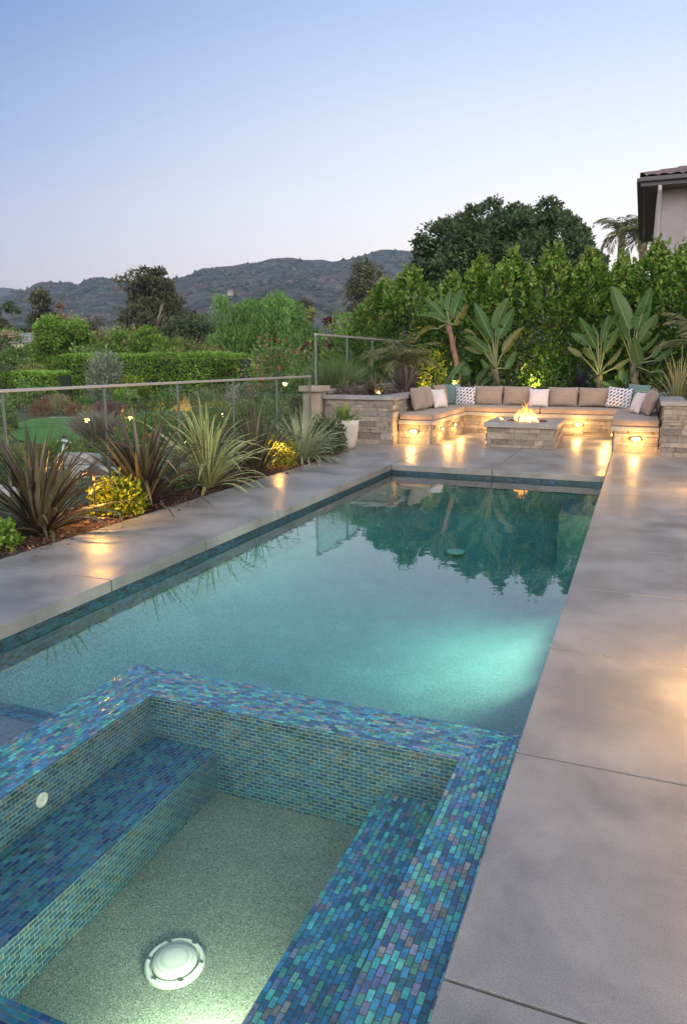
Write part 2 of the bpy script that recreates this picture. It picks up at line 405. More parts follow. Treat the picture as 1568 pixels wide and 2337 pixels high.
M_ground = groundmat()
def lawnmat():
    m, nt, nd, lk, p = newmat('lawn_grass')
    n = nnoise(nd, lk, .8, 4); n2 = nnoise(nd, lk, 60, 4, .7)
    r = ramp(nd, [(.3,(.06,.175,.03)),(.7,(.10,.24,.045))]); lk.new(n.outputs[0], r.inputs[0])
    f = maprange(nd, lk, n2.outputs[0], .3,.7,.6,1.35); lk.new(mixc(nd, lk, 1.0, r.outputs[0], f.outputs[0],'MULTIPLY'), p.inputs['Base Color'])
    p.inputs['Roughness'].default_value=.9; bump(nd, lk, n2.outputs[0], p, .8, .04); return m
M_lawn = lawnmat()
def hillmat(name, k=1.0):
    m, nt, nd, lk, p = newmat(name)
    n = nnoise(nd, lk, .008, 8, .66, dist=.8); n2 = nnoise(nd, lk, .035, 8, .75)
    r = ramp(nd, [(.3,(.040*k,.058*k,.055*k)),(.46,(.062*k,.080*k,.072*k)),(.6,(.105*k,.094*k,.088*k)),(.72,(.21*k,.155*k,.135*k))]); lk.new(n.outputs[0], r.inputs[0])  # some bluish distance haze is put into these scrub colours
    f = maprange(nd, lk, n2.outputs[0], .38,.62,.4,1.6); lk.new(mixc(nd, lk, 1.0, r.outputs[0], f.outputs[0],'MULTIPLY'), p.inputs['Base Color'])
    p.inputs['Roughness'].default_value=1; p.inputs['Specular IOR Level'].default_value=.05; bump(nd, lk, n2.outputs[0], p, .9, 12); return m
M_hill = hillmat('chaparral'); M_hill2 = hillmat('far_chaparral', .9)

# foliage palettes
G = lambda a,b,c: [(0,a),(.5,b),(1,c)]
L_oak   = leafmat('oak_leaf', G((0.0408,0.0744,0.0353),(0.075,0.13,0.053),(0.136,0.186,0.0825)), .15, .5, .3)
L_hedge = leafmat('laurel_leaf', [(0,(0.0305,0.0915,0.0146)),(.5,(0.0732,0.183,0.022)),(.85,(0.146,0.268,0.0366)),(1,(0.293,0.342,0.0732))], .3, .4, .45, .8, .5)
L_tip = leafmat('laurel_tip_leaf', [(0,(0.119,0.211,0.033)),(.5,(0.211,0.33,0.0594)),(1,(0.356,0.422,0.119))], .35, .4, .4, .8, .3)
L_pepper= leafmat('pepper_leaf', G((0.0894,0.198,0.0436),(0.149,0.297,0.0693),(0.237,0.396,0.119)), .3, .6, .2, .35, .3)
L_euc   = leafmat('eucalyptus_leaf', G((0.0647,0.0777,0.0407),(0.121,0.13,0.0667),(0.185,0.176,0.102)), .2, .6, .2, .12, .3)
L_eucr  = leafmat('rusty_leaf', G((0.193,0.105,0.0563),(0.322,0.177,0.0966),(0.435,0.258,0.145)), .2, .7, .2)
L_dark  = leafmat('dark_leaf', G((0.0408,0.069,0.0302),(0.0817,0.119,0.0504),(0.147,0.173,0.0756)), .2, .55, .25, .2, .3)
L_bright= leafmat('bright_leaf', G((0.0974,0.206,0.0302),(0.184,0.335,0.0476),(0.281,0.432,0.0758)), .3, .5, .3, .3, .35)
L_olive = leafmat('olive_leaf', G((0.128,0.16,0.0531),(0.212,0.244,0.0744),(0.319,0.319,0.117)), .25, .6, .2, .25, .3)
L_silver= leafmat('silver_leaf', G((0.14,0.168,0.119),(0.238,0.266,0.203),(0.364,0.392,0.308)), .2, .6, .2)
L_yel   = leafmat('golden_leaf', G((.11,.17,.018),(.27,.31,.022),(.48,.46,.04)), .3, .45, .35)
L_chart = leafmat('chartreuse_leaf', G((0.127,0.184,0.023),(0.218,0.287,0.0345),(0.322,0.38,0.0575)), .3, .5, .3)
L_red   = leafmat('burgundy_leaf', G((0.063,0.0168,0.0252),(0.126,0.0308,0.042),(0.196,0.056,0.07)), .25, .5, .3)
L_rust  = leafmat('rust_tuft', G((0.154,0.077,0.0495),(0.253,0.138,0.0935),(0.33,0.198,0.143)), .2, .8, .1)
L_tan   = leafmat('tan_tuft', G((0.209,0.187,0.088),(0.33,0.297,0.154),(0.418,0.385,0.22)), .2, .8, .1)
L_mauve = leafmat('mauve_tuft', G((0.115,0.0575,0.0747),(0.207,0.103,0.132),(0.31,0.184,0.207)), .2, .8, .1)
L_grey  = leafmat('grey_tuft', G((0.149,0.144,0.127),(0.253,0.23,0.218),(0.391,0.345,0.333)), .2, .8, .1)
L_green = leafmat('garden_leaf', G((0.0745,0.162,0.0385),(0.149,0.256,0.0644),(0.253,0.351,0.103)), .25, .5, .3, .5, .3)
L_pink  = leafmat('bougainvillea_bract', G((0.35,0.03,0.07),(0.55,0.06,0.12),(0.65,0.15,0.2)), .3, .6, .2)
L_orange= leafmat('orange_petal', G((0.84,0.308,0.056),(1.12,0.504,0.084),(1.19,0.7,0.21)), .3, .6, .2)
L_peach = leafmat('peach_petal', G((0.6,0.38,0.3),(0.7,0.5,0.42),(0.8,0.65,0.55)), .3, .6, .2)
L_palm  = leafmat('palm_leaflet', G((0.07,0.105,0.035),(0.14,0.168,0.07),(0.28,0.252,0.126)), .2, .5, .3)
L_grass = leafmat('tall_grass', G((0.0966,0.145,0.0483),(0.161,0.225,0.0885),(0.274,0.322,0.161)), .25, .6, .2)
def strapmat(name, stops, margin=None, mw=.3, trans=.2, spec=.4):
    m, nt, nd, lk, p = newmat(name)
    g = nd.new('ShaderNodeNewGeometry'); r = ramp(nd, stops); lk.new(g.outputs['Random Per Island'], r.inputs[0]); col = r.outputs[0]
    if margin:
        uv = nd.new('ShaderNodeUVMap'); uv.uv_map='UVMap'; sp = nd.new('ShaderNodeSeparateXYZ'); lk.new(uv.outputs[0], sp.inputs[0])
        a = nd.new('ShaderNodeMath'); a.operation='SUBTRACT'; lk.new(sp.outputs[0], a.inputs[0]); a.inputs[1].default_value=.5
        b = nd.new('ShaderNodeMath'); b.operation='ABSOLUTE'; lk.new(a.outputs[0], b.inputs[0])
        f = maprange(nd, lk, b.outputs[0], mw-.06, mw+.06, 0, 1); col = mixc(nd, lk, f.outputs[0], col, margin)
    lk.new(col, p.inputs['Base Color']); p.inputs['Roughness'].default_value=.42; p.inputs['Specular IOR Level'].default_value=spec
    tb = nd.new('ShaderNodeBsdfTranslucent'); lk.new(col, tb.inputs[0]); mx = nd.new('ShaderNodeMixShader'); mx.inputs[0].default_value = trans
    lk.new(p.outputs[0], mx.inputs[1]); lk.new(tb.outputs[0], mx.inputs[2]); lk.new(mx.outputs[0], nd['Material Output'].inputs[0])
    return m
S_bronze = strapmat('bronze_flax', [(0,(.032,.026,.018)),(.35,(.068,.052,.036)),(.6,(.11,.08,.052)),(.8,(.10,.11,.05)),(1,(.24,.18,.12))])
S_purple = strapmat('purple_flax', [(0,(0.055,0.0385,0.044)),(.5,(0.121,0.088,0.0935)),(1,(0.242,0.187,0.176))])
S_black  = strapmat('dark_cordyline', [(0,(0.0198,0.0198,0.0275)),(.5,(0.033,0.033,0.0462)),(1,(0.055,0.055,0.066))])
S_var    = strapmat('variegated_flax', [(0,(0.103,0.149,0.0403)),(.5,(0.161,0.218,0.0575)),(1,(0.253,0.299,0.103))], (0.598,0.598,0.299), .27)
S_var2   = strapmat('silver_variegated', [(0,(0.072,0.12,0.042)),(.5,(0.132,0.192,0.072)),(1,(0.204,0.252,0.12))], (0.504,0.54,0.36), .3)
S_yelf   = strapmat('golden_flax', [(0,(0.154,0.165,0.066)),(.5,(0.242,0.242,0.099)),(1,(0.363,0.33,0.165))])
S_agave  = strapmat('pot_agave', [(0,(0.098,0.168,0.042)),(.5,(0.154,0.238,0.056)),(1,(0.252,0.308,0.084))])
def paddlemat():
    m, nt, nd, lk, p = newmat('paddle_leaf')
    uv = nd.new('ShaderNodeUVMap'); uv.uv_map='UVMap'; sp = nd.new('ShaderNodeSeparateXYZ'); lk.new(uv.outputs[0], sp.inputs[0])
    oi = nd.new('ShaderNodeObjectInfo')
    r = ramp(nd, [(0,(.04,.11,.03)),(.4,(.06,.14,.042)),(.75,(.09,.155,.055)),(1,(.045,.125,.032))]); lk.new(oi.outputs['Random'], r.inputs[0])
    # veins across the blade
    w = nd.new('ShaderNodeTexWave'); w.inputs['Scale'].default_value = 9; w.bands_direction='Y'; w.inputs['Distortion'].default_value=1.5; lk.new(uv.outputs[0], w.inputs[0])
    f = maprange(nd, lk, w.outputs[0], 0,1,.9,1.1); c = mixc(nd, lk, 1.0, r.outputs[0], f.outputs[0],'MULTIPLY')
    a = nd.new('ShaderNodeMath'); a.operation='SUBTRACT'; lk.new(sp.outputs[0], a.inputs[0]); a.inputs[1].default_value=.5
    b = nd.new('ShaderNodeMath'); b.operation='ABSOLUTE'; lk.new(a.outputs[0], b.inputs[0])
    mf = maprange(nd, lk, b.outputs[0], .02,.06,1,0); c = mixc(nd, lk, mf.outputs[0], c, (.24,.26,.13))
    lk.new(c, p.inputs['Base Color']); p.inputs['Roughness'].default_value=.5; p.inputs['Specular IOR Level'].default_value=.3
    tb = nd.new('ShaderNodeBsdfTranslucent'); lk.new(c, tb.inputs[0]); mx = nd.new('ShaderNodeMixShader'); mx.inputs[0].default_value=.2
    lk.new(p.outputs[0], mx.inputs[1]); lk.new(tb.outputs[0], mx.inputs[2]); lk.new(mx.outputs[0], nd['Material Output'].inputs[0])
    return m
M_paddle = paddlemat()
M_paddleY = strapmat('yellowing_paddle', [(0,(.14,.15,.04)),(1,(.25,.18,.04))], (.085,.14,.04), .24)
M_petiole = plain('petiole', (.16,.19,.08), .5, 0, 6, .2)
M_pseudo = plain('banana_trunk', (.115,.10,.055), .75, 0, 9, .4, .6, 30)
M_pseudor = plain('reddish_trunk', (.19,.105,.07), .75, 0, 9, .45, .6, 30)

# ------------------------------------------------------------------ sky
def sky():
    w = bpy.data.worlds.new('World'); S.world = w; w.use_nodes = True
    nd, lk = w.node_tree.nodes, w.node_tree.links; bg = nd['Background']
    tc = nd.new('ShaderNodeTexCoord'); nrm = nd.new('ShaderNodeVectorMath'); nrm.operation='NORMALIZE'; lk.new(tc.outputs['Generated'], nrm.inputs[0])
    sp = nd.new('ShaderNodeSeparateXYZ'); lk.new(nrm.outputs[0], sp.inputs[0])
    cold = ramp(nd, [(0,(.76,.60,.61)),(.06,(.67,.575,.65)),(.13,(.52,.54,.72)),(.25,(.27,.40,.70)),(.38,(.11,.25,.58)),(.5,(.12,.24,.52)),(.7,(.16,.26,.50)),(1,(.40,.46,.68))])
    warm = ramp(nd, [(0,(1.5,1.12,.86)),(.07,(1.42,1.19,1.03)),(.18,(1.18,1.15,1.12)),(.28,(.90,.96,1.05)),(.40,(.56,.70,.96)),(.52,(.36,.48,.76)),(.7,(.26,.36,.60)),(1,(.40,.46,.68))])
    for r in (cold, warm): lk.new(sp.outputs[2], r.inputs[0])
    fl = nd.new('ShaderNodeVectorMath'); fl.operation='MULTIPLY'; lk.new(nrm.outputs[0], fl.inputs[0]); fl.inputs[1].default_value=(1,1,0)
    fn = nd.new('ShaderNodeVectorMath'); fn.operation='NORMALIZE'; lk.new(fl.outputs[0], fn.inputs[0])
    dt = nd.new('ShaderNodeVectorMath'); dt.operation='DOT_PRODUCT'; lk.new(fn.outputs[0], dt.inputs[0]); a = R(SUN_AZ); dt.inputs[1].default_value=(math.sin(a),math.cos(a),0)
    f = nd.new('ShaderNodeMapRange'); f.interpolation_type='SMOOTHSTEP'; lk.new(dt.outputs['Value'], f.inputs[0])
    f.inputs[1].default_value=.12; f.inputs[2].default_value=.98; f.inputs[3].default_value=0; f.inputs[4].default_value=1
    c = mixc(nd, lk, f.outputs[0], cold.outputs[0], warm.outputs[0])
    back = ramp(nd, [(0,(2.9,2.65,2.35)),(.3,(3.5,3.2,2.9)),(.6,(2.8,2.6,2.5)),(.85,(1.2,1.2,1.3)),(1,(.40,.46,.68))]); lk.new(sp.outputs[2], back.inputs[0])  # unseen sky behind the camera, brightness added to light what faces it
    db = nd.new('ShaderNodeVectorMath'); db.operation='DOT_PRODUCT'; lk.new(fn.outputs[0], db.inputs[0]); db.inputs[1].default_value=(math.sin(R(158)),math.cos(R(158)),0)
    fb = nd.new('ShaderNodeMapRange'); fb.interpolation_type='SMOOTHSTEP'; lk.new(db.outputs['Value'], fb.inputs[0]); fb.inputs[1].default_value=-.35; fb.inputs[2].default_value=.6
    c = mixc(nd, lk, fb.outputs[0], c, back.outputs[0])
    st = nd.new('ShaderNodeTexSky'); st.sky_type='NISHITA'; st.sun_disc=False; st.sun_elevation=R(1.0); st.sun_rotation=R(SUN_AZ); st.ozone_density=4
    c2 = mixc(nd, lk, .06, c, st.outputs[0], 'ADD')
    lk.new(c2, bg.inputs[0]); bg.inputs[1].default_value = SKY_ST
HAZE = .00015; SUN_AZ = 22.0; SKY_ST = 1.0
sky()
sl = bpy.data.lights.new('dusk_sun','SUN'); sl.energy = .35; sl.angle = R(25); sl.color = (1,.80,.66)
so = bpy.data.objects.new('dusk_sun', sl); COL.objects.link(so)
so.rotation_euler = Vector((math.sin(R(SUN_AZ))*math.cos(R(6)), math.cos(R(SUN_AZ))*math.cos(R(6)), math.sin(R(6)))).to_track_quat('Z','Y').to_euler()

cam = bpy.data.cameras.new('camera'); co = bpy.data.objects.new('camera', cam); COL.objects.link(co); S.camera = co
co.location = EYE; co.rotation_euler = (R(90)-math.atan(346/F_), 0, math.atan2(-(RM@np.array([0,346.,F_]))[0], (RM@np.array([0,346.,F_]))[1]))
cam.sensor_fit='VERTICAL'; cam.sensor_height=36; cam.lens=36*F_/H_; cam.clip_end=12000; cam.clip_start=.05
S.view_settings.view_transform='Standard'; S.view_settings.look='None'; S.view_settings.exposure=0; S.view_settings.gamma=1

def lamp(kind, loc, energy, color=(1,.66,.32), rad=.03, parent=None, target=None, size=70, blend=.6):
    l = bpy.data.lights.new('lamp_light', kind); l.energy = energy; l.color = color; l.shadow_soft_size = rad
    o = bpy.data.objects.new('lamp_light', l); COL.objects.link(o)
    off = V3(parent['_o']) if parent is not None else np.zeros(3)
    o.location = V3(loc)-off
    if parent is not None: o.parent = parent
    if kind=='SPOT':
        l.spot_size = R(size); l.spot_blend = blend
        o.rotation_euler = Vector(V3(loc)-V3(target)).to_track_quat('Z','Y').to_euler()
    return o

# ------------------------------------------------------------------ terrain, hills
def sstep(a,b,x):
    t = np.clip((x-a)/(b-a),0,1); return t*t*(3-2*t)
def terr(x,y):
    d = -5.7-x
    base = -.15 - 1.1*sstep(0,7,d) - .012*np.clip(d-30,0,200) - .01*np.clip(np.hypot(x,y)-90,0,500)
    return np.where(x > -5.66, -1.35, base)
def hit(px,py):
    r = ray(px,py); r = r/np.linalg.norm(r); t = 5.0
    while t < 600:
        p = EYE+r*t
        if p[0] < -5.7 and p[2] <= terr(p[0],p[1]): return p
        t += .05
    return p
def make_terrain():
    na = 240; rad = np.concatenate([np.linspace(.5,14,55), np.geomspace(14.6,4500,60)])
    vs = []; fs = []
    for r in rad:
        for k in range(na):
            a = 2*math.pi*k/na; x, y = r*math.cos(a), r*math.sin(a); vs.append((x,y,float(terr(x,y))+ (.05*noise.noise((x*.5,y*.5,0)) if x<-5.9 else 0)))
    for i in range(len(rad)-1):
        for k in range(na): fs.append((i*na+k,i*na+(k+1)%na,(i+1)*na+(k+1)%na,(i+1)*na+k))
    m = MB(); m.add(vs,fs); fs2 = tuple(range(na-1,-1,-1)); m.f.append(fs2); m.m.append(0); m.uv.append(None)
    tag(m.build('terrain', M_ground, smooth=True), 'sloping garden ground below the pool terrace', 'ground', kind='structure')
make_terrain()

SKY_L = [(-700,640),(-400,668),(-200,676),(0,684),(40,672),(75,661),(92,652),(113,645),(170,646),(188,650),(215,636),(246,633),(291,642),(376,637),(401,637),(436,630),(461,617),(496,609),(551,605),(586,600),(627,590),(672,589),(727,595),(762,595),(811,588),(836,578),(861,571),(886,568),(925,573),(970,580),(1100,592),(1300,615),(1568,640),(2000,670),(2600,690)]
HV = []
def hill(name, prof, r0, rr, z0, mat, label, n=460, rows=70, seed=0, gul=1.0):
    xs = np.linspace(prof[0][0], prof[-1][0], n); ys = np.interp(xs, [p[0] for p in prof], [p[1] for p in prof])
    vs=[]; fs=[]
    for i,(px,py) in enumerate(zip(xs,ys)):
        d = ray(px, 822.0); d[2]=0; d/=np.linalg.norm(d)
        Rr = rr*(1+.10*noise.noise((px*.004,seed,3.1)))
        t_ = ray(px,py); zr = 1.5+Rr*t_[2]/math.hypot(t_[0],t_[1])
        for j in range(rows):
            t = j/(rows-12)
            if t <= 1:
                r = r0+(Rr-r0)*t; z = z0+(zr-z0)*(t**1.25)
                g = noise.fractal((d[0]*r*.0035+seed,d[1]*r*.0035,0),1.0,2.1,5); z += gul*44*g*math.sin(math.pi*min(1,t))**.8*(1.1-t)
                z += (3.4 if t>.9 else 2.2)*noise.fractal((d[0]*r*.022,d[1]*r*.022,seed),.8,2.0,4)
            else:
                u = (t-1)/.22; r = Rr*(1+.5*u); z = zr-(zr-z0)*u
            vs.append((d[0]*r,d[1]*r,z))
    for i in range(n-1):
        for j in range(rows-1): fs.append((i*rows+j,(i+1)*rows+j,(i+1)*rows+j+1,i*rows+j+1))
    HV.append((np.array(vs).reshape(n,rows,3)[:,:rows-12],r0)); m = MB(); m.add(vs,fs); return tag(m.build(name,mat,smooth=True), label, 'hill', kind='structure')
hill('hills', SKY_L, 420, 1750, -12, M_hill, 'scrub-covered hills rolling across the horizon')
hill('hills', [(-900,640),(-300,650),(-60,654),(0,656),(30,658),(75,662),(140,672),(260,690),(400,700)], 1900, 2950, -10, M_hill2, 'far blue hill at the end of the ridge', 160, 40, 9, 1.5)
def scrub():
    V=HV[0][0]; n=15000; i=rng.integers(60,V.shape[0]-60,n); j=(V.shape[1]-1)*rng.uniform(.12,1,n)**.7; j=np.minimum(j.astype(int),V.shape[1]-1)
    P=V[i,j]+rng.normal(size=(n,3))*np.array([5,5,0.]); w=np.hypot(P[:,0],P[:,1])/1000*rng.uniform(1.2,4.2,n)
    cl=np.array([noise.noise((p[0]*.01,p[1]*.01,0)) for p in P]); k=cl>-.15; P=P[k]; w=w[k]; n=len(P)
    oc=np.array([(1,0,0),(0,1,0),(-1,0,0),(0,-1,0),(0,0,1.)]); v=(P[:,None,:]+oc[None]*w[:,None,None]*rng.uniform(.6,1.4,(n,5,1))).reshape(-1,3)
    f=np.array([(0,1,4),(1,2,4),(2,3,4),(3,0,4)]); t=(np.arange(n)[:,None,None]*5+f[None]).reshape(-1,3)
    tag(arr_mesh('hillside_scrub',v,t,leafmat('scrub_leaf',[(0,(.03,.045,.035)),(.6,(.055,.07,.05)),(.85,(.09,.08,.06)),(1,(.15,.11,.085))],0,.9,.05)),'dark scrub bushes dotted over the hills','scrub',kind='stuff')
scrub()
# small white house far up on the slope
def far_house(px,py,D,w,label,wallm,roofm,cat='house'):
    p = atd(px,py,D); t = thing('hillside_house', p, label, cat)
    h = w*.45; m = MB(); m.box(p[0]-w/2,p[0]+w/2,p[1]-w*.35,p[1]+w*.35,p[2]-h-3,p[2]); m.build('wall', wallm, t)
    m = MB(); a=w*.56; b=w*.42
    m.add([(p[0]-a,p[1]-b,p[2]),(p[0]+a,p[1]-b,p[2]),(p[0]+a,p[1]+b,p[2]),(p[0]-a,p[1]+b,p[2]),(p[0]-a,p[1],p[2]+h*.7),(p[0]+a,p[1],p[2]+h*.7)],[(0,1,5,4),(2,3,4,5),(0,4,3),(1,2,5),(0,3,2,1)]); m.build('roof', roofm, t)
    for k in (-.25,.1):
        m = MB(); m.box(p[0]+w*k,p[0]+w*(k+.14),p[1]-w*.36,p[1]-w*.351,p[2]-h*.75,p[2]-h*.3); m.build('window', M_gutter, t)
far_house(526,664,900,6,'tiny white house high on the hillside',plain('hill_house_wall',(.34,.31,.29),.9),M_tile)
far_house(74,783,105,4.6,'low pale garden house with grey roof among the trees',plain('cream_wall',(.62,.58,.44),.9),plain('grey_roof',(.22,.23,.25),.8))

# ------------------------------------------------------------------ pool terrace
XL, XR, YF = -3.31, -.345, 10.05          # pool left, right, far edge
SX0, SX1, SYN, SYF = -2.39, XR, .45, 2.96  # spa outer
IX0, IX1, IYN, IYF = -2.09, -.57, .74, 2.67  # spa inner
WZ = -.128; RZ = -.098; FZ = -.78; SFZ = -.53; BZ = -.315
def deck():
    g = .005; rects = []
    ys = [-3.2,-2.0,-.85,.35,1.50,2.64,3.775,4.91,6.10,7.35,8.70,10.05]
    for a,b in zip(ys[:-1],ys[1:]):
        rects += [(XR,2.6,a,b),(2.6,6,a,b)]
    for xa,xb in ((XR,2.0),(2.0,6)): rects += [(xa,xb,10.05,12.83),(xa,xb,12.83,16)]
    rects += [(-1.83,XR,10.05,13.2),(-1.83,XR,13.2,16.0),(XL-.0,-1.83,10.05,13.2),(XL,-1.83,13.2,16)]
    yl = [-3.2,-2.0,-.85,.30,1.48,2.68,3.88,5.08,6.43,7.65,8.85,10.05]
    for a,b in zip(yl[:-1],yl[1:]): rects.append((-4.47,XL,a,b))
    rects += [(-4.47,XL,10.05,12.9),(-5.32,-4.47,11.3,12.9),(-4.47,XL,12.9,16)]
    rects += [(XL,XR,-3.2,.45)]
    m = MB()
    for a,b,c,d in rects: m.box(a+g,b-g,c+g,d-g,-.085,0)
    o = m.build('pool_deck', [M_deck], bevel=.0025, seg=2)
    tag(o,'grey smooth concrete deck slabs around the pool','deck',kind='structure')
    # base under the slabs (open over the pool)
    m = MB()
    for a,b,c,d in ((-4.46,XL-.125,-3.2,16),(XR+.125,6,-3.2,16),(XL-.125,XR+.125,YF+.125,16),(XL-.01,XR+.01,-3.2,.44),(-5.31,-4.46,11.3,12.6)): m.box(a,b,c,d,-1.3,-.089)
    tag(m.build('deck_base', M_base),'compacted base under the deck slabs','ground',kind='structure')
deck()

def uvbox(m, x0,x1,y0,y1,z0,z1, along='x', mi=0, faces='tnswe'):
    """box whose faces carry uv in metres; bricks run along the given axis on top"""
    if 't' in faces:
        c=[(x0,y0,z1),(x1,y0,z1),(x1,y1,z1),(x0,y1,z1)]; m.quad(*c,mi,[(p[0],p[1]) if along=='x' else (p[1],p[0]) for p in c])
    if 's' in faces: c=[(x0,y0,z0),(x1,y0,z0),(x1,y0,z1),(x0,y0,z1)]; m.quad(*c,mi,[(p[0],p[2]) for p in c])
    if 'n' in faces: c=[(x1,y1,z0),(x0,y1,z0),(x0,y1,z1),(x1,y1,z1)]; m.quad(*c,mi,[(p[0],p[2]) for p in c])
    if 'w' in faces: c=[(x0,y1,z0),(x0,y0,z0),(x0,y0,z1),(x0,y1,z1)]; m.quad(*c,mi,[(p[1],p[2]) for p in c])
    if 'e' in faces: c=[(x1,y0,z0),(x1,y1,z0),(x1,y1,z1),(x1,y0,z1)]; m.quad(*c,mi,[(p[1],p[2]) for p in c])

pool = thing('swimming_pool',(-1.83,5,FZ),'long rectangular swimming pool with blue mosaic waterline band','swimming pool')
m = MB()

cv=1.0; N_=14; prof=[(cv*(1-math.sin(a)), (FZ+.5*(1-math.cos(a)))) for a in np.linspace(0,math.pi/2,N_)]   # (distance from wall, z): coved floor
def loop(d,z): return [(XL-.014+d,.43,z+.06),(XL-.014+d,YF+.014-d,z-.34),(XR+.014-d,YF+.014-d,z-.34),(XR+.014-d,.43,z+.06)]   # deepens towards the far end
vs=[]; 
for d,z in prof: vs+=loop(d,z+.002)
m.add(vs,[(i*4+j,i*4+j+1,(i+1)*4+j+1,(i+1)*4+j) for i in range(N_-1) for j in range(3)]); m.add(loop(prof[0][0],prof[0][1]+.002),[(3,2,1,0)])
m.build('floor', M_plaster, pool, smooth=True)
m = MB()
m.box(XL-.12,XL-.02,.43,YF+.12,-1.3,-.092); m.box(XR+.02,XR+.12,SYF,YF+.12,-1.3,-.092); m.box(XL-.02,XR+.02,YF+.02,YF+.12,-1.3,-.092); m.box(XL-.02,SX0,.33,.43,-1.3,-.092)
m.build('wall', M_plaster, pool)
m = MB()
uvbox(m,XL-.0195,XL-.012,.43,YF+.012,-.27,-.0895,'y',0,'te'); uvbox(m,XL-.012,XR+.012,YF+.012,YF+.0195,-.27,-.0895,'x',0,'ts'); uvbox(m,XR+.012,XR+.0195,SYF,YF+.012,-.27,-.0895,'y',0,'tw')
m.build('tile_band', M_band, pool)
# steps in the corner beside the spa, with tile trim on their noses
for k,(y0,y1,zt) in enumerate(((.43,2.62,-.32),(2.62,2.80,-.40))):
    m=MB(); m.box(XL-.015,SX0-.002,y0,y1,-1.0,zt); st=m.build('step',M_step,pool,bevel=.01)
    m=MB(); uvbox(m,XL+.18,SX0-.012,y1-.062,y1-.004,zt+.001,zt+.004,'x',0,'t'); m.build('nosing',M_benchm,st)
# swim-out ledge at the far right corner
m=MB(); m.box(-.80,XR+.012,8.95,YF+.01,-1.2,-.33); ld=m.build('ledge',M_plaster,pool,bevel=.015)
m=MB(); uvbox(m,-.775,-.70,9.0,YF-.02,-.329,-.324,'y',0,'t'); m.build('nosing',M_rim,ld)
# underwater light niches and drain
def pool_light(c, n, parent, r=.075):
    c=V3(c); n=V3(n); m=MB(); t=np.cross(n,[0,0,1.]); up=np.array([0,0,1.])
    def ring(rad,off): return [c+n*off+rad*(math.cos(a)*t+math.sin(a)*up) for a in np.linspace(0,2*math.pi,20,endpoint=False)]
    a,b,d,e=ring(r,.0),ring(r,.012),ring(r*.78,.016),ring(r*.78,.008)
    vs=a+b+d+e; k=20; fs=[(i*k+j,i*k+(j+1)%k,(i+1)*k+(j+1)%k,(i+1)*k+j) for i in range(3) for j in range(k)]
    m.add(vs,fs); o=m.build('light_fitting',M_whitepl,parent,smooth=False)
    m=MB(); m.add(e,[tuple(range(20))]); m.build('lens',M_poollens,o)
    return o
for yy in (4.85,5.25,5.65,6.05,6.45): pool_light((XR+.0195,yy,-.42),(-1,0,0),pool)  # fittings either side of the middle one are added to widen its glow
pool_light((XR+.0195,8.3,-.5),(-1,0,0),pool)
dc=onz(1058,1192,FZ); dc[1]=min(dc[1],9.7)
dc=np.array([-2.16,9.4,FZ-.28]); m=MB(); m.lathe([(.12,0),(.12,.02),(.095,.03),(.04,.038),(.001,.04)],dc,28); m.build('drain_cover',M_whitepl,pool,smooth=False)

# water body (L shape, sides inside the walls)
m=MB(); m.prism([(XL-.03,.40),(SX0+.05,.40),(SX0+.05,SYF-.05),(XR+.03,SYF-.05),(XR+.03,YF+.03),(XL-.03,YF+.03)],-1.2,WZ)
tag(m.build('pool_water',M_water),'still blue-green pool water','water',kind='structure')

# ------------------------------------------------------------------ spa
spa = thing('spa',(-1.33,1.6,SFZ),'sunken spa lined with iridescent blue glass mosaic','spa')
def q4(m,a,b,c,d,along,z):
    pts=[(*a,z),(*b,z),(*c,z),(*d,z)]; m.quad(*pts,0,[(p[0],p[1]) if along=='x' else (p[1],p[0]) for p in pts])
m=MB()
q4(m,(IX0,IYF),(IX1,IYF),(SX1-.004,SYF),(SX0,SYF),'x',RZ)           # mitred rim
q4(m,(SX0,SYN),(IX0,IYN),(IX0,IYF),(SX0,SYF),'y',RZ)
q4(m,(IX1,IYN),(SX1-.004,SYN),(SX1-.004,SYF),(IX1,IYF),'y',RZ)
q4(m,(SX0,SYN),(SX1-.004,SYN),(IX1,IYN),(IX0,IYN),'x',RZ)
uvbox(m,SX0,SX1-.004,SYN,SYF,FZ,RZ,'x',0,'nw')
m.build('rim',M_rim,spa)
m=MB()
c=[(IX0,IYF),(IX0,IYN)]; 
def wallq(m,a,b,z0,z1,u):
    pts=[(a[0],a[1],z0),(b[0],b[1],z0),(b[0],b[1],z1),(a[0],a[1],z1)]; m.quad(*pts,0,[((p[0] if u=='x' else p[1]),p[2]) for p in pts])
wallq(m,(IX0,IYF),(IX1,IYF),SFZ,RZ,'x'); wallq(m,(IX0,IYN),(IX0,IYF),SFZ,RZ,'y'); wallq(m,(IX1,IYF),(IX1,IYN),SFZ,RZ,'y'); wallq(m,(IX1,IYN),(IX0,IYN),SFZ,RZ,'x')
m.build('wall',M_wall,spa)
m=MB(); m.box(IX0-.02,IX1+.02,IYN-.02,IYF+.02,SFZ-.06,SFZ); m.build('floor',M_pebble,spa)
BXL, BXR, BYF = -1.73, -.90, 1.27
for (x0,x1,y0,y1,al,fc,z) in ((IX0+.001,BXL,BYF,IYF-.001,'y','e',BZ),(BXR,IX1-.001,BYF,IYF-.001,'y','w',BZ-.01),(IX0+.001,IX1-.001,IYN+.001,BYF,'x','n',BZ+.004)):
    m=MB(); uvbox(m,x0,x1,y0,y1,SFZ+.001,z,al,0,'t'); uvbox(m,x0,x1,y0,y1,SFZ+.001,z,al,1,fc); m.build('bench',[M_benchm if z!=BZ-.01 else M_rim,M_wall],spa)
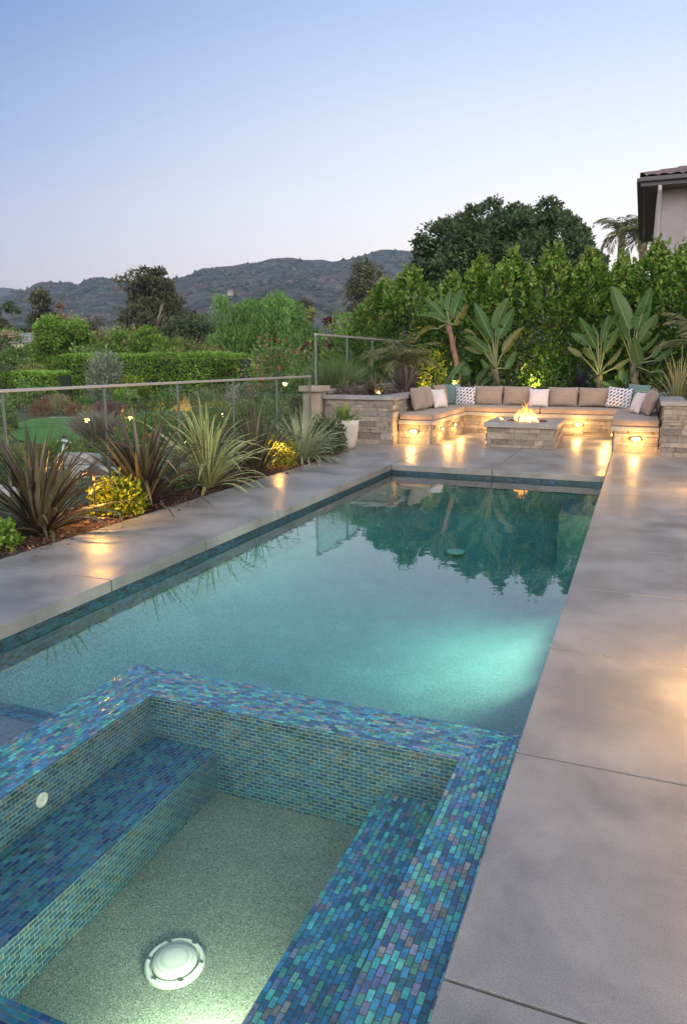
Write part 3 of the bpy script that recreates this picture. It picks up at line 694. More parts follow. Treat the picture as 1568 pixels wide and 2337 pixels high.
# drain cover
dcx=onz(400,2201,SFZ)
m=MB(); m.lathe([(.102,.0),(.102,.012),(.096,.018),(.086,.018),(.083,.005),(.080,.004)],dcx,40); dco=m.build('drain_cover',M_whitepl,spa)
m=MB(); m.lathe([(.077,.004),(.076,.018),(.070,.024),(.05,.030),(.025,.033),(.001,.0335)],dcx,36)
def grate():
    m,nt,nd,lk,p=newmat('drain_grate'); tc=nd.new('ShaderNodeTexCoord'); v=nd.new('ShaderNodeTexVoronoi'); v.inputs['Scale'].default_value=230; v.inputs['Randomness'].default_value=0
    lk.new(tc.outputs['Object'],v.inputs[0]); r=ramp(nd,[(.2,(.10,.12,.10)),(.36,(.50,.53,.46))]); lk.new(v.outputs['Distance'],r.inputs[0]); lk.new(r.outputs[0],p.inputs['Base Color']); p.inputs['Roughness'].default_value=.45
    bump(nd,lk,v.outputs['Distance'],p,.5,.002); return m
gr=m.build('grate',grate(),spa,smooth=True); gr.parent=dco
for a in range(6):
    an=a*math.pi/3+.3; m=MB(); m.box(dcx[0]+.091*math.cos(an)-.009,dcx[0]+.091*math.cos(an)+.009,dcx[1]+.091*math.sin(an)-.005,dcx[1]+.091*math.sin(an)+.005,SFZ+.0185,SFZ+.0205); m.build('slot',M_drainhole,dco)
# return jet on the left wall
jc=onx(95,1825,IX0+.002); jc[2]=min(jc[2],-.2)
m=MB(); ring=[]
for rr_,xx in ((.030,.0),(.030,.007),(.021,.010),(.012,.006),(.001,.006)):
    ring+= [ (jc[0]+xx, jc[1]+rr_*math.cos(a), jc[2]+rr_*math.sin(a)) for a in np.linspace(0,2*math.pi,24,endpoint=False)]
m.add(ring,[(i*24+j,(i+1)*24+j,(i+1)*24+(j+1)%24,i*24+(j+1)%24) for i in range(4) for j in range(24)]); m.build('jet',M_whitepl,spa)
pool_light((BXR-.001,1.42,-.42),(-1,0,0),spa,.05)
m=MB(); m.box(IX0-.015,IX1+.015,IYN-.015,IYF+.015,SFZ-.03,RZ-.03); tag(m.build('spa_water',M_spaw),'clear still water in the spa','water',kind='structure')
PG=(1,.94,.62)
lamp('POINT',(BXR-.12,1.45,-.37),26.0,(1,.96,.68),.06,spa)
for yy,en in ((4.85,75),(5.25,82),(5.65,125),(6.05,82),(6.45,60)): lamp('SPOT',(XR-.08,yy,-.40),en,PG,.08,pool,(-1.9,yy+(5.65-yy)*.2,-.54),145,1.0)
lamp('SPOT',(XR-.06,8.3,-.36),14,PG,.07,pool,(-.75,9.1,-.5),150,1.0)

# ------------------------------------------------------------------ ledger stone walls
def stones(m, o, u, n, width, height, rs, back=.03):
    """stacked stone on the face starting at o, running along u (unit), facing n"""
    o=V3(o);u=V3(u);n=V3(n);z=0
    while z < height-.012:
        h=min(rs.choice([.045,.06,.075,.095,.12]),height-z)
        if height-z-h<.03: h=height-z
        x=-rs.uniform(0,.2)
        while x<width:
            l=rs.uniform(.14,.52); a=max(0,x); b=min(width,x+l); x+=l
            if b-a<.015: continue
            d=rs.uniform(.006,.034); g=.0016
            k=[rs.uniform(-.006,.006) for _ in range(4)]
            P=lambda s,zz,dd: o+u*s+np.array([0,0,zz])+n*dd
            fr=[P(a+g,z+g,d+k[0]),P(b-g,z+g,d+k[1]),P(b-g,z+h-g,d+k[2]),P(a+g,z+h-g,d+k[3])]
            bk=[P(a+g,z+g,-back),P(b-g,z+g,-back),P(b-g,z+h-g,-back),P(a+g,z+h-g,-back)]
            m.add(bk+fr,[(4,5,6,7),(0,1,5,4),(1,2,6,5),(2,3,7,6),(3,0,4,7)])
        z+=h
rs=random.Random(11)
X1=np.array([1.,0,0]);Y1=np.array([0,1.,0])
BWY=15.95
# seating wall: left planter front, left return, back, right return, right front
wallt=thing('planter_wall',(-4.6,12.5,0),'stacked stone planter wall with grey cap behind the sofa','wall')
m=MB()
stones(m,(-5.40,12.42,0),X1,-Y1,1.32,.80,rs); stones(m,(-4.09,12.425,0),Y1,X1,BWY-12.425,.80,rs)
stones(m,(-4.06,BWY,0),X1,-Y1,4.42,.80,rs); stones(m,(.375,BWY,0),-Y1,-X1,BWY-12.53,.80,rs); stones(m,(.37,12.53,0),X1,-Y1,2.9,.80,rs)
m.build('stone_face',M_stone,wallt)
m=MB()
m.prism([(-5.43,12.36),(-4.03,12.36),(-4.03,BWY-.05),(.315,BWY-.05),(.315,12.47),(3.3,12.47),(3.3,12.85),(.70,12.85),(.70,BWY+.33),(-4.42,BWY+.33),(-4.42,12.74),(-5.43,12.74)],.802,.872)
m.build('cap',M_cap,wallt,bevel=.008)
# bench
bench=thing('built_in_bench',(-1.85,14.5,0),'U-shaped stone sofa base with grey seat slab and glowing step lights','bench')
LX0,LX1=-4.05,-3.45; RX0,RX1=-.345,.335; BYB=15.29; LYF=12.72; RYF=12.80
m=MB()
stones(m,(LX0,LYF,0),X1,-Y1,LX1-LX0-.0,.36,rs); stones(m,(LX1,LYF,0),Y1,X1,BYB-LYF,.36,rs)
stones(m,(LX1,BYB,0),X1,-Y1,RX0-LX1,.36,rs)
stones(m,(RX0,BYB,0),-Y1,-X1,BYB-RYF,.36,rs); stones(m,(RX0,RYF,0),X1,-Y1,RX1-RX0,.36,rs)
m.build('stone_base',M_stone,bench)
m=MB(); e=.055
m.prism([(LX0,LYF-e),(LX1+e,LYF-e),(LX1+e,BYB-e),(RX0-e,BYB-e),(RX0-e,RYF-e),(RX1,RYF-e),(RX1,BWY-.03),(LX0,BWY-.03)],.362,.438)
m.build('seat_slab',M_cap,bench,bevel=.008)
WARM=(1,.50,.12)
def step_light(c,n,energy=17):
    c=V3(c);n=V3(n);u=np.cross(n,[0,0,1.]);up=np.array([0,0,1.])
    m=MB(); N=18; rows=[]
    for (s,d) in ((1.25,.03),(1.25,.05),(1.02,.056),(.95,.04)):
        rows+= [c+n*d+.075*s*math.cos(a)*u+.036*s*math.sin(a)*up for a in np.linspace(0,2*math.pi,N,endpoint=False)]
    m.add(rows,[(i*N+j,i*N+(j+1)%N,(i+1)*N+(j+1)%N,(i+1)*N+j) for i in range(3) for j in range(N)]); o=m.build('step_light',M_bronze,bench)
    m=MB(); rows=[]
    for s,d in ((.95,.041),(.7,.055),(.4,.063),(.01,.066)):
        rows+= [c+n*d+.075*s*math.cos(a)*u+.036*s*math.sin(a)*up for a in np.linspace(0,2*math.pi,N,endpoint=False)]
    m.add(rows,[(i*N+j,i*N+(j+1)%N,(i+1)*N+(j+1)%N,(i+1)*N+j) for i in range(3) for j in range(N)]); l=m.build('lens',M_lens,bench,smooth=True); l.parent=o
    lamp('POINT',c+n*.17-up*.02,energy,WARM,.045,bench)
zl=.235
step_light((ony(945,975,LYF)[0],LYF,zl),-Y1); step_light((ony(1451,992,RYF)[0],RYF,zl),-Y1)
for px in (1004,1033): step_light((LX1,onx(px,968,LX1)[1],zl),X1)
for px in (1124,1222,1320): step_light((ony(px,960,BYB)[0],BYB,zl),-Y1)
for yy in (13.45,14.5): step_light((RX0,yy,zl),-X1)

# cushions
def soft_box(name,x0,x1,y0,y1,z0,z1,label,group='seat cushions'):
    m=MB(); nx=max(6,int((x1-x0)/.09)); ny=max(6,int((y1-y0)/.09)); 
    # rounded slab built as a grid, slightly crowned
    def P(i,j,s):
        u=i/nx*2-1;v=j/ny*2-1
        x=(x0+x1)/2+u*(x1-x0)/2;y=(y0+y1)/2+v*(y1-y0)/2
        cr=.012*(1-u**4)*(1-v**4)+.004*noise.noise((x*4,y*4,s*3.))
        return (x,y,(z1+cr) if s>0 else z0)
    top=[P(i,j,1) for j in range(ny+1) for i in range(nx+1)]; bot=[P(i,j,-1) for j in range(ny+1) for i in range(nx+1)]
    k=len(top); fs=[]
    for j in range(ny):
        for i in range(nx):
            a=j*(nx+1)+i; fs+=[(a,a+1,a+nx+2,a+nx+1),(k+a,k+a+nx+1,k+a+nx+2,k+a+1)]
    per=[i for i in range(nx+1)]+[j*(nx+1)+nx for j in range(1,ny+1)]+[ny*(nx+1)+i for i in range(nx-1,-1,-1)]+[j*(nx+1) for j in range(ny-1,0,-1)]
    for a,b in zip(per,per[1:]+per[:1]): fs.append((a,k+a,k+b,b))
    m.add(top+bot,fs); o=m.build(name,M_taupe,None,((x0+x1)/2,(y0+y1)/2,z0),bevel=.028,seg=4,angle=50,smooth=True)
    return tag(o,label,'cushion',group)
cz0,cz1=.439,.555
soft_box('seat_cushion',LX0+.01,LX1+.05,LYF-.045,BYB-.05,cz0,cz1,'long taupe seat cushion on the bench arm beside the planter pot wall')
soft_box('seat_cushion',RX0-.05,RX1-.005,RYF-.045,BYB-.05,cz0,cz1,'taupe seat cushion on the bench arm below the house')
soft_box('seat_cushion',LX0+.01,-1.865,BYB-.045,BWY-.04,cz0,cz1,'taupe back bench seat cushion joining the longer arm by the planter')
soft_box('seat_cushion',-1.855,RX1-.005,BYB-.045,BWY-.04,cz0,cz1,'taupe back bench seat cushion behind the flames and toward the house')
def pillow(c,w,h,d,yaw,pitch,roll,mat,label,group,seed):
    """soft pillow; local x width, z height, y thickness"""
    n=16; rr=random.Random(seed); ox=rr.uniform(0,50)
    vs=[];fs=[]
    def pt(i,j,s):
        u=i/n*2-1;v=j/n*2-1
        pin=.055
        x=w/2*u*(1-pin*(1-v*v)); z=h/2*v*(1-pin*(1-u*u))
        th=((1-abs(u)**2.6)*(1-abs(v)**2.6))**.48
        y=s*d/2*th*(1+.12*noise.noise((u*2+ox,v*2,s*2.)))
        y+=.006*noise.noise((u*5+ox,v*5,1.))*th
        z-=.012*(1-u*u)*th*0
        return (x,y,z)
    k=(n+1)*(n+1)
    for s in (-1,1):
        for j in range(n+1):
            for i in range(n+1): vs.append(pt(i,j,s))
    for j in range(n):
        for i in range(n):
            a=j*(n+1)+i; fs+=[(a,a+1,a+n+2,a+n+1),(k+a,k+a+n+1,k+a+n+2,k+a+1)]
    m=MB(); m.add(vs,fs); o=m.build('cushion',mat,None,(0,0,0),smooth=True)
    bm=bmesh.new(); bm.from_mesh(o.data); bmesh.ops.remove_doubles(bm,verts=bm.verts,dist=1e-5); bm.to_mesh(o.data); bm.free()
    o.location=c; o.rotation_euler=(R(pitch),R(roll),R(yaw))
    sb=o.modifiers.new('s','SUBSURF'); sb.levels=1; sb.render_levels=1
    return tag(o,label,'cushion',group)
def back_pillow(px0,px1,pyt,pyb,y,d,mat,label,group,seed,yaw=0,pitch=-12,roll=0,grow=1.03):
    a=ony(px0,pyb,y); b=ony(px1,pyb,y); t=ony((px0+px1)/2,pyt,y); bt=ony((px0+px1)/2,pyb,y)
    w=abs(b[0]-a[0])*grow; h=(t[2]-bt[2])*grow/math.cos(R(pitch))
    return pillow(((a[0]+b[0])/2,y,(t[2]+bt[2])/2),w,h,d,yaw,pitch,roll,mat,label,group,seed)
BG='back cushions along the sofa'; TG='throw pillows on the sofa'
back_pillow(1078,1147,880,926,15.74,.17,M_taupe,'taupe back cushion touching the left patterned pillow',BG,1)
back_pillow(1146,1213,881,926,15.74,.17,M_taupe,'taupe back cushion half behind the white square pillow, on its longer-arm side',BG,2)
back_pillow(1246,1318,883,928,15.74,.17,M_taupe,'taupe back cushion half behind the white square pillow, on the house side',BG,3)
back_pillow(1317,1396,884,929,15.74,.17,M_taupe,'wide taupe back cushion touching the patterned pillow nearest the house',BG,4)
back_pillow(1205,1251,887,929,15.56,.15,M_white,'white square throw pillow alone at the middle of the back row',TG,5)
back_pillow(1038,1084,882,926,15.58,.15,M_patt,'blue-grey patterned pillow beside the sage pillow near the planter end',TG,6,8)
back_pillow(1004,1049,876,925,15.60,.15,M_teal,'sage green pillow between patterned and taupe pillows at the planter end',TG,7,14)
back_pillow(1381,1440,884,932,15.50,.16,M_patt,'blue-grey patterned pillow tilted against the sage pillow near the house end',TG,8,-8,-14,5)
back_pillow(1425,1480,877,931,15.60,.15,M_teal,'sage green pillow standing in the house-end corner',TG,9,-14,-12,4)
def side_pillow(px,pyt,pyb,x,w,d,yaw,mat,label,group,seed,pitch=-14,lift=0):
    b=onx(px,pyb,x); 
    t=ony(px,pyt,b[1]); h=(t[2]-b[2])/math.cos(R(pitch))*1.02
    return pillow((x,b[1],cz1+.006+h*.5*math.cos(R(pitch))+lift),w,h,d,yaw,pitch,0,mat,label,group,seed)
def arm_pillow(x,y,w,h,d,yaw,mat,label,group,seed,pitch=-14,roll=0):
    return pillow((x,y,cz1+.008+h*.5*math.cos(R(pitch))),w,h,d,yaw,pitch,roll,mat,label,group,seed)
arm_pillow(-3.90,13.42,.52,.46,.19,90-8,M_taupe,'front taupe cushion on the arm next to the planter wall',BG,10)
arm_pillow(-3.90,14.05,.56,.46,.19,90-4,M_taupe,'second taupe cushion on the planter arm, behind the front one',BG,11)
arm_pillow(-3.72,14.30,.44,.40,.15,90-22,M_white,'white throw pillow leaning on taupe cushions at the planter arm',TG,12,-18)
arm_pillow(-3.88,15.02,.55,.46,.19,90-10,M_taupe,'taupe cushion behind the white pillow, next to the sage pillow',BG,13)
arm_pillow(.17,13.72,.50,.46,.19,-90+10,M_taupe,'nearest taupe cushion on the house-side arm',BG,14)
arm_pillow(.20,14.45,.54,.47,.19,-90+4,M_taupe,'taupe cushion tucked behind the nearest one on the house-side arm',BG,15)
arm_pillow(-.02,14.15,.44,.40,.15,-90+20,M_white,'white throw pillow leaning on the taupe cushion of the house-side arm',TG,16,-18)

# fire pit
fp=thing('fire_pit',(-1.87,13.5,0),'rectangular stone fire pit with burning flames in its grey top','fire pit')
FX0,FX1,FY0,FY1=-2.46,-1.31,12.88,14.16
m=MB(); stones(m,(FX0,FY0,0),X1,-Y1,FX1-FX0,.345,rs); stones(m,(FX1,FY0,0),Y1,X1,FY1-FY0,.345,rs); stones(m,(FX1,FY1,0),-X1,Y1,FX1-FX0,.345,rs); stones(m,(FX0,FY1,0),-Y1,-X1,FY1-FY0,.345,rs)
m.build('stone_base',M_stone,fp)
m=MB(); e=.06; a=(FX0-e,FX1+e,FY0-e,FY1+e); b=(-2.24,-1.50,13.20,13.86); z0,z1=.346,.43
o4=lambda r,z:[(r[0],r[2],z),(r[1],r[2],z),(r[1],r[3],z),(r[0],r[3],z)]
vs=o4(a,z0)+o4(a,z1)+o4(b,z1)+o4(b,z0); fs=[]
for i in range(4):
    j=(i+1)%4; fs+=[(i,j,4+j,4+i),(4+i,4+j,8+j,8+i),(8+i,8+j,12+j,12+i),(12+i,12+j,j,i)]
m.add(vs,fs); m.build('top_slab',M_cap,fp,bevel=.007)
m=MB(); m.box(b[0]+.002,b[1]-.002,b[2]+.002,b[3]-.002,.30,.372)
rr=random.Random(4)
for k in range(190):
    x,y=rr.uniform(b[0]+.03,b[1]-.03),rr.uniform(b[2]+.03,b[3]-.03); s=rr.uniform(.018,.036); q=Matrix.Rotation(rr.uniform(0,6),3,Vector((rr.uniform(-1,1),rr.uniform(-1,1),rr.uniform(-1,1))).normalized())
    oc=[Vector(v)*s*rr.uniform(.7,1.2) for v in ((1,0,0),(-1,0,0),(0,1,0),(0,-1,0),(0,0,1),(0,0,-1),)]
    oc=[q@v+Vector((x,y,.385+rr.uniform(0,.03))) for v in oc]
    m.add([tuple(v) for v in oc],[(0,2,4),(2,1,4),(1,3,4),(3,0,4),(2,0,5),(1,2,5),(3,1,5),(0,3,5)])
m.build('lava_rock',M_lava,fp)
m=MB()
for k in range(26):
    x=-1.88+rr.gauss(0,.13); y=13.53+rr.gauss(0,.10); dd=abs(x+1.88)/.25; h=max(.07,rr.uniform(.14,.40)*(1-.6*dd)); ph=rr.uniform(0,6); r0=rr.uniform(.013,.030)
    pts=[];rad=[]
    for i in range(9):
        t=i/8; pts.append((x+.045*t*math.sin(ph+t*5),y+.04*t*math.cos(ph+t*4.3),.395+h*t)); rad.append(r0*(.65+1.0*t)*(1-t)**.75+.001)
    m.tube(pts,rad,8)
m.build('flames',M_fire,fp,smooth=True)['kind']='stuff'
lamp('POINT',(-1.88,13.53,.62),18,(1,.5,.16),.12,fp).visible_glossy=False

# ------------------------------------------------------------------ planting beds
m=MB(); m.box(-5.52,-4.474,-3,12.35,-1.3,-.035); m.box(-5.32+.0,-4.47,11.29,11.30,-.5,-.03)
tag(m.build('planting_bed',M_soil),'dark soil bed along the walkway','ground',kind='structure')
def chips():
    n=9000; P=np.stack([rng.uniform(-5.5,-4.478,n),rng.uniform(1.8,11.9,n),rng.uniform(-.036,-.012,n)],1); P[:,2]+=rng.uniform(0,.012,n)
    P=P[~((P[:,0]>-5.33)&(P[:,1]>11.25))]
    E=np.stack([-4.47+np.abs(rng.normal(size=130))*.09,rng.uniform(1.8,11.2,130),np.full(130,.003)],1); P=np.concatenate([P,E]); n=len(P)
    D=unit(np.stack([rng.normal(size=n),rng.normal(size=n),rng.normal(size=n)*.3],1)); D[-130:,2]=np.abs(D[-130:,2])*.1; Nn=unit(np.stack([rng.normal(size=n)*.5,rng.normal(size=n)*.5,np.ones(n)],1))
    v,t=leaf_arrays(P,D,rng.uniform(.025,.07,n),rng.uniform(.010,.025,n),.1,Nn)
    tag(arr_mesh('bark_mulch',v,t,M_chip),'reddish brown bark mulch chips over the bed','mulch',kind='stuff')
chips()
m=MB(); m.prism([(-5.58,12.76),(-4.44,12.76),(-4.44,BWY+.35),(.72,BWY+.35),(.72,12.87),(6,12.87),(6,26),(-5.58,26)],-1.3,.74)
tag(m.build('planter_soil',M_soil),'raised soil bed behind the sofa wall','ground',kind='structure')

# glass railing -------------------------------------------------
RXX=-5.58
rl=thing('glass_railing',(RXX,7,0),'long glass railing with brushed metal top rail along the flower bed','railing')
m=MB(); m.box(RXX-.018,RXX+.018,.4,12.2,1.200,1.232); m.build('top_rail',M_rail,rl,bevel=.006)
py_=[1.0,2.4,3.8,5.2,6.63,8.04,9.45,10.85,12.17]
for y in py_:
    m=MB(); m.box(RXX-.014,RXX+.014,y-.011,y+.011,-.05,1.195); m.box(RXX-.05,RXX+.05,y-.05,y+.05,-.05,-.025); m.build('post',M_post,rl,bevel=.003)
for a,b_ in zip(py_[:-1],py_[1:]):
    m=MB(); m.box(RXX-.005,RXX+.005,a+.03,b_-.03,.04,1.17); m.build('glass_panel',M_glass,rl)
r2=thing('glass_screen',(RXX,15,.98),'raised glass screen standing on the low wall beside the palm','railing')
m=MB(); m.box(RXX-.025,RXX+.025,12.42,22,1.95,1.985); m.build('top_rail',M_rail,r2,bevel=.005)
p2=[12.45,14.0,15.5,17.0,18.5,20,21.5]
for k,y in enumerate(p2):
    m=MB(); m.box(RXX-.018,RXX+.018,y-.018,y+.018,1.042 if k==0 else .961,1.95); m.build('post',M_post,r2,bevel=.003)
for a,b_ in zip(p2[:-1],p2[1:]):
    m=MB(); m.box(RXX-.005,RXX+.005,a+.025,b_-.025,1.05,1.93); m.build('glass_panel',M_glass,r2)
lw=thing('low_wall',(RXX-.02,17,-.5),'low stone wall under the raised glass screen','wall')
m=MB(); stones(m,(RXX+.12,12.63,-.2),Y1,X1,9.4,1.08,rs); stones(m,(RXX-.15,22.0,-.9),-Y1,-X1,9.4,1.78,rs); m.box(RXX-.14,RXX+.11,12.63,22,-1.3,.87); m.build('stone_face',M_stone,lw)
m=MB(); m.box(RXX-.19,RXX+.16,12.63,22,.882,.96); m.build('cap',M_cap,lw,bevel=.006)
pl=thing('stucco_pillar',(-5.58,12.4,0),'tan stucco pillar with flat cap at the end of the glass railing','pillar')
m=MB(); m.box(-5.76,-5.435,12.23,12.59,-.4,.935); m.build('shaft',M_stucco,pl,bevel=.012)
m=MB(); m.box(-5.82,-5.375,12.17,12.625,.936,1.04); m.build('cap',M_stucco,pl,bevel=.012)

# ------------------------------------------------------------------ plants
def strap(name,base,n,Lr,wd,el=(25,88),arch=1.0,mat=None,label='',cat='plant',group=None,seed=0,seg=8,spread=.06,flop=.0,parent=None):
    r=np.random.default_rng(seed+100); base=V3(base)
    vs=[];fs=[];uv=[];b=0
    for k in range(n):
        q=r.uniform(); az=r.uniform(0,2*math.pi); e0=R(el[0]+(el[1]-el[0])*(1-q**1.3)); L=r.uniform(*Lr)*(1 if q<.8 else .85); w=wd*r.uniform(.7,1.2)
        h=np.array([math.cos(az),math.sin(az),0.]); p=base+h*r.uniform(0,spread); sd=np.array([-math.sin(az),math.cos(az),0.])
        tw=r.normal()*.5; cur=arch*r.uniform(.4,1.4)*(.35+q); drop=flop if r.uniform()<.25 else 0
        kink=r.uniform(.4,.85) if r.uniform()<.2 else 9; sw=r.normal()*.10
        a=e0
        for i in range(seg+1):
            t=i/seg; ww=w*min(1,.45+1.8*t)*(1-t**3.2)**.9 if i<seg else .0008
            d=math.cos(a)*h+math.sin(a)*np.array([0,0,1.]); nn=-math.sin(a)*h+math.cos(a)*np.array([0,0,1.])
            s=math.cos(tw*t)*sd+math.sin(tw*t)*nn
            vs += [p-s*ww*.5+nn*ww*.18, p, p+s*ww*.5+nn*ww*.18]
            if i<seg:
                o=b+i*3; fs += [(o,o+1,o+4,o+3),(o+1,o+2,o+5,o+4)]
                t2=(i+1)/seg; uv += [(0,t),(.5,t),(.5,t2),(0,t2),(.5,t),(1,t),(1,t2),(.5,t2)]
            a -= (cur+drop*2)*R(75)/seg*(.3+1.4*t)
            if abs(t-kink)<.5/seg: a -= R(55)
            p = p + d*L/seg + sd*sw*L/seg*t*2
            if p[2] < base[2]+.015: p[2]=base[2]+.015; a=max(a,0.0)
        b += 3*(seg+1)
    o=arr_mesh(name,np.array(vs),np.array(fs),mat,parent,None if parent is not None else base,np.array(uv))
    return tag(o,label,cat,group) if parent is None else o

def blob(lb,c,rx,ry,rz,n,L,Wd,mi=0,up=.3,shell=.55,lump=.25,seed=0,half=True):
    """leaves spread through a lumpy ellipsoid"""
    d=rdir(n)
    if half: d[:,2]=np.abs(d[:,2])*1.0-.25*(rng.uniform(size=n)<.4); d=unit(d)
    rad=shell+(1-shell)*rng.uniform(size=n)**.6
    lm=1+lump*np.array([noise.noise((v[0]*2.3+seed*7.1,v[1]*2.3,v[2]*2.3)) for v in d])*1.6
    P=V3(c)+d*np.stack([rx*rad*lm,ry*rad*lm,rz*rad*lm],1)
    D=unit(d+rng.normal(size=(n,3))*.7+np.array([0,0,up]))
    v,t=leaf_arrays(P,D,L*rng.uniform(.7,1.3,n),Wd*rng.uniform(.7,1.3,n)); lb.add(v,t,mi); return lb
def shrub(name,base,w,h,n,L,Wd,mat,label,cat='shrub',group=None,seed=0,up=.35,shell=.5,lump=.3,dp=None,extra=None):
    lb=LB(); base=V3(base); blob(lb,base+[0,0,h*.12],w/2,(dp or w)/2,h*.86,n,L,Wd,0,up,shell,lump,seed)
    mats=[mat]
    if extra:
        mats.append(extra[0]); blob(lb,base+[0,0,h*.16],w/2*1.03,(dp or w)/2*1.03,h*.9,extra[1],extra[2],extra[2]*.8,1,up,.9,lump,seed)
    return tag(lb.build(name,mats,None,base),label,cat,group)
def tuft(name,base,w,h,n,mat,label,cat='grass',group=None,wd=.012,seed=0,lean=.8):
    base=V3(base); az=rng.uniform(0,2*math.pi,n); q=rng.uniform(size=n)**.7; 
    P=base+np.stack([np.cos(az)*q*w*.18,np.sin(az)*q*w*.18,np.zeros(n)],1)
    L=h*rng.uniform(.6,1.12,n)
    lb=LB()
    D1=unit(np.stack([np.cos(az)*q*w/h*.45,np.sin(az)*q*w/h*.45,np.ones(n)],1)+rng.normal(size=(n,3))*.12)
    v,t=leaf_arrays(P,D1,L,wd,.1); lb.add(v,t)
    # drooping upper half
    P2=P+D1*(L*.45)[:,None]; D2=unit(D1+np.stack([np.cos(az)*lean,np.sin(az)*lean,-.1*np.ones(n)],1)*q[:,None])
    v,t=leaf_arrays(P2,D2,L*.62,wd*.8,.1); lb.add(v,t)
    return tag(lb.build(name,mat,None,base),label,cat,group)

BZ0=-.03
FG='strap-leaf flax plants along the walkway'
strap('flax_plant',(*onz(95,1212)[:2],BZ0),150,(.66,1.1),.042,(18,88),.85,S_bronze,'wide bronze flax nearest the camera side of the bed, left of a path light','plant',FG,1)
strap('flax_plant',(*onz(330,1148)[:2],BZ0),150,(.7,1.15),.042,(16,86),.8,S_bronze,'bronze flax between the nearer golden shrub and the variegated flax','plant',FG,2)
strap('flax_plant',(*onz(475,1108)[:2],BZ0),130,(.8,1.25),.046,(18,88),.95,S_var,'tall variegated flax with cream-edged green leaves','plant',FG,3,flop=.35)
strap('flax_plant',(*onz(583,1082)[:2],BZ0),85,(.7,1.15),.036,(38,89),.5,S_bronze,'upright bronze flax beside the farther golden shrub','plant',FG,4)
strap('flax_plant',(*onz(688,1052)[:2],BZ0),230,(.45,1.0),.026,(15,85),.9,S_var2,'dense silvery variegated mound next to the round dark shrub','plant',FG,5,flop=.3,spread=.12)
GG='golden shrubs beside the path lights'
b=onz(250,1172); shrub('golden_shrub',(b[0],b[1]+.12,BZ0),.54,.40,1700,.05,.03,L_yel,'golden yellow shrub lit by the nearer path light','shrub',GG,1)
b=onz(632,1062); shrub('golden_shrub',(b[0],b[1],BZ0),.48,.48,1100,.05,.028,L_yel,'golden yellow shrub lit beside the upright bronze flax','shrub',GG,2)
b=onz(745,1033); shrub('round_shrub',(b[0]-.05,b[1]+.1,BZ0),.62,.62,1700,.06,.04,L_dark,'round dark green glossy shrub beside the white pot','shrub',None,3)
b=onz(405,1118); shrub('small_shrub',(b[0]-.1,b[1],BZ0),.36,.3,500,.045,.028,L_green,'small green shrub tucked between bronze and variegated flax','shrub',None,4)
b=onz(0,1245); shrub('small_shrub',(b[0]+.02,b[1],BZ0),.26,.26,420,.045,.03,L_bright,'small bright green shrub at the frame edge in front of bronze flax','shrub',None,5)
b=onz(650,1058); shrub('small_shrub',(b[0]-.15,b[1]+.4,BZ0),.5,.45,650,.05,.03,L_green,'green shrub behind the farther golden shrub, below the silvery mound','shrub',None,6)
# potted agave
pc=np.array([-4.68,11.62,.001])
pt=thing('planter_pot',pc,'tapered pale ceramic pot against the stone planter wall','pot')
m=MB(); m.lathe([(.15,0),(.19,.06),(.225,.22),(.245,.42),(.25,.50),(.225,.50),(.22,.44),(.001,.43)],pc,36); m.build('pot',M_pot,pt,smooth=True)
strap('potted_agave',pc+[0,0,.43],60,(.25,.42),.05,(25,88),.25,S_agave,'spiky green agave growing in the pale pot','plant',None,8,spread=.1)
# path lights
def path_light(base,h,label,energy=6,dirn=None):
    base=V3(base); t=thing('path_light',base,label,'lamp','path lights beside the deck')
    m=MB(); m.tube([base,base+[0,0,h*.9]],.011,10); m.build('stem',M_bronze,t)
    m=MB(); m.lathe([(.125,h-.066),(.128,h-.06),(.065,h-.012),(.016,h+.008),(.001,h+.014)],base,28); m.build('shade',M_bronze,t)
    m=MB(); m.lathe([(.010,h-.078),(.016,h-.072),(.016,h-.05),(.010,h-.045)],base,14); m.build('bulb',M_lens,t)
    lamp('POINT',base+[0,0,h-.135],energy,WARM,.03,t)
path_light((*onz(222,1189)[:2],BZ0),.55,'bronze path light with conical shade by the nearer golden shrub',42)
path_light((*onz(640,1062)[:2],BZ0),.46,'bronze path light half hidden behind the upright bronze flax',42)
path_light((.78,3.4,0),.6,'path light standing on the house-side deck near the camera',150)
path_light((1.2,9.2,0),.6,'path light standing on the house-side deck near the stone wall',190)

# planter plants -----------------------------------------------
PZ=.74
def on_bed(px,y): 
    p=ony(px,870,y); return np.array([p[0],p[1],PZ])
strap('flax_plant',on_bed(855,13.1),75,(.38,.66),.03,(18,86),.55,S_bronze,'uplit bronze flax in the planter corner','plant','spiky plants in the raised bed',21)
strap('flax_plant',on_bed(925,14.4),70,(.6,.95),.035,(25,85),.6,S_purple,'dusky purple flax behind the uplit bronze flax','plant','spiky plants in the raised bed',22)
strap('cordyline',on_bed(1322,17.2),70,(.5,.8),.035,(15,88),.3,S_black,'blackish spiky cordyline behind the sofa back','plant','spiky plants in the raised bed',23)
strap('flax_plant',on_bed(1548,14.5),90,(.6,1.05),.03,(20,86),.5,S_yelf,'pale yellow-green flax over the house-side wall','plant','spiky plants in the raised bed',24)
b=on_bed(812,13.3); shrub('low_shrub',b,1.0,.34,900,.05,.02,L_mauve,'low purple-grey shrub spilling behind the planter cap','shrub',None,31,.5,extra=(L_dark,500,.05))
b=on_bed(765,13.8); tuft('grass_clump',b,1.1,.85,500,L_grass,'tall grey-green grass clump behind the glass screen','grass',None,.014,32)
b=on_bed(975,15.9); shrub('lit_shrub',[b[0],b[1]+.4,PZ],.7,1.0,600,.07,.04,L_yel,'uplit yellow shrub between the small palm and the first banana plant','shrub',None,33)

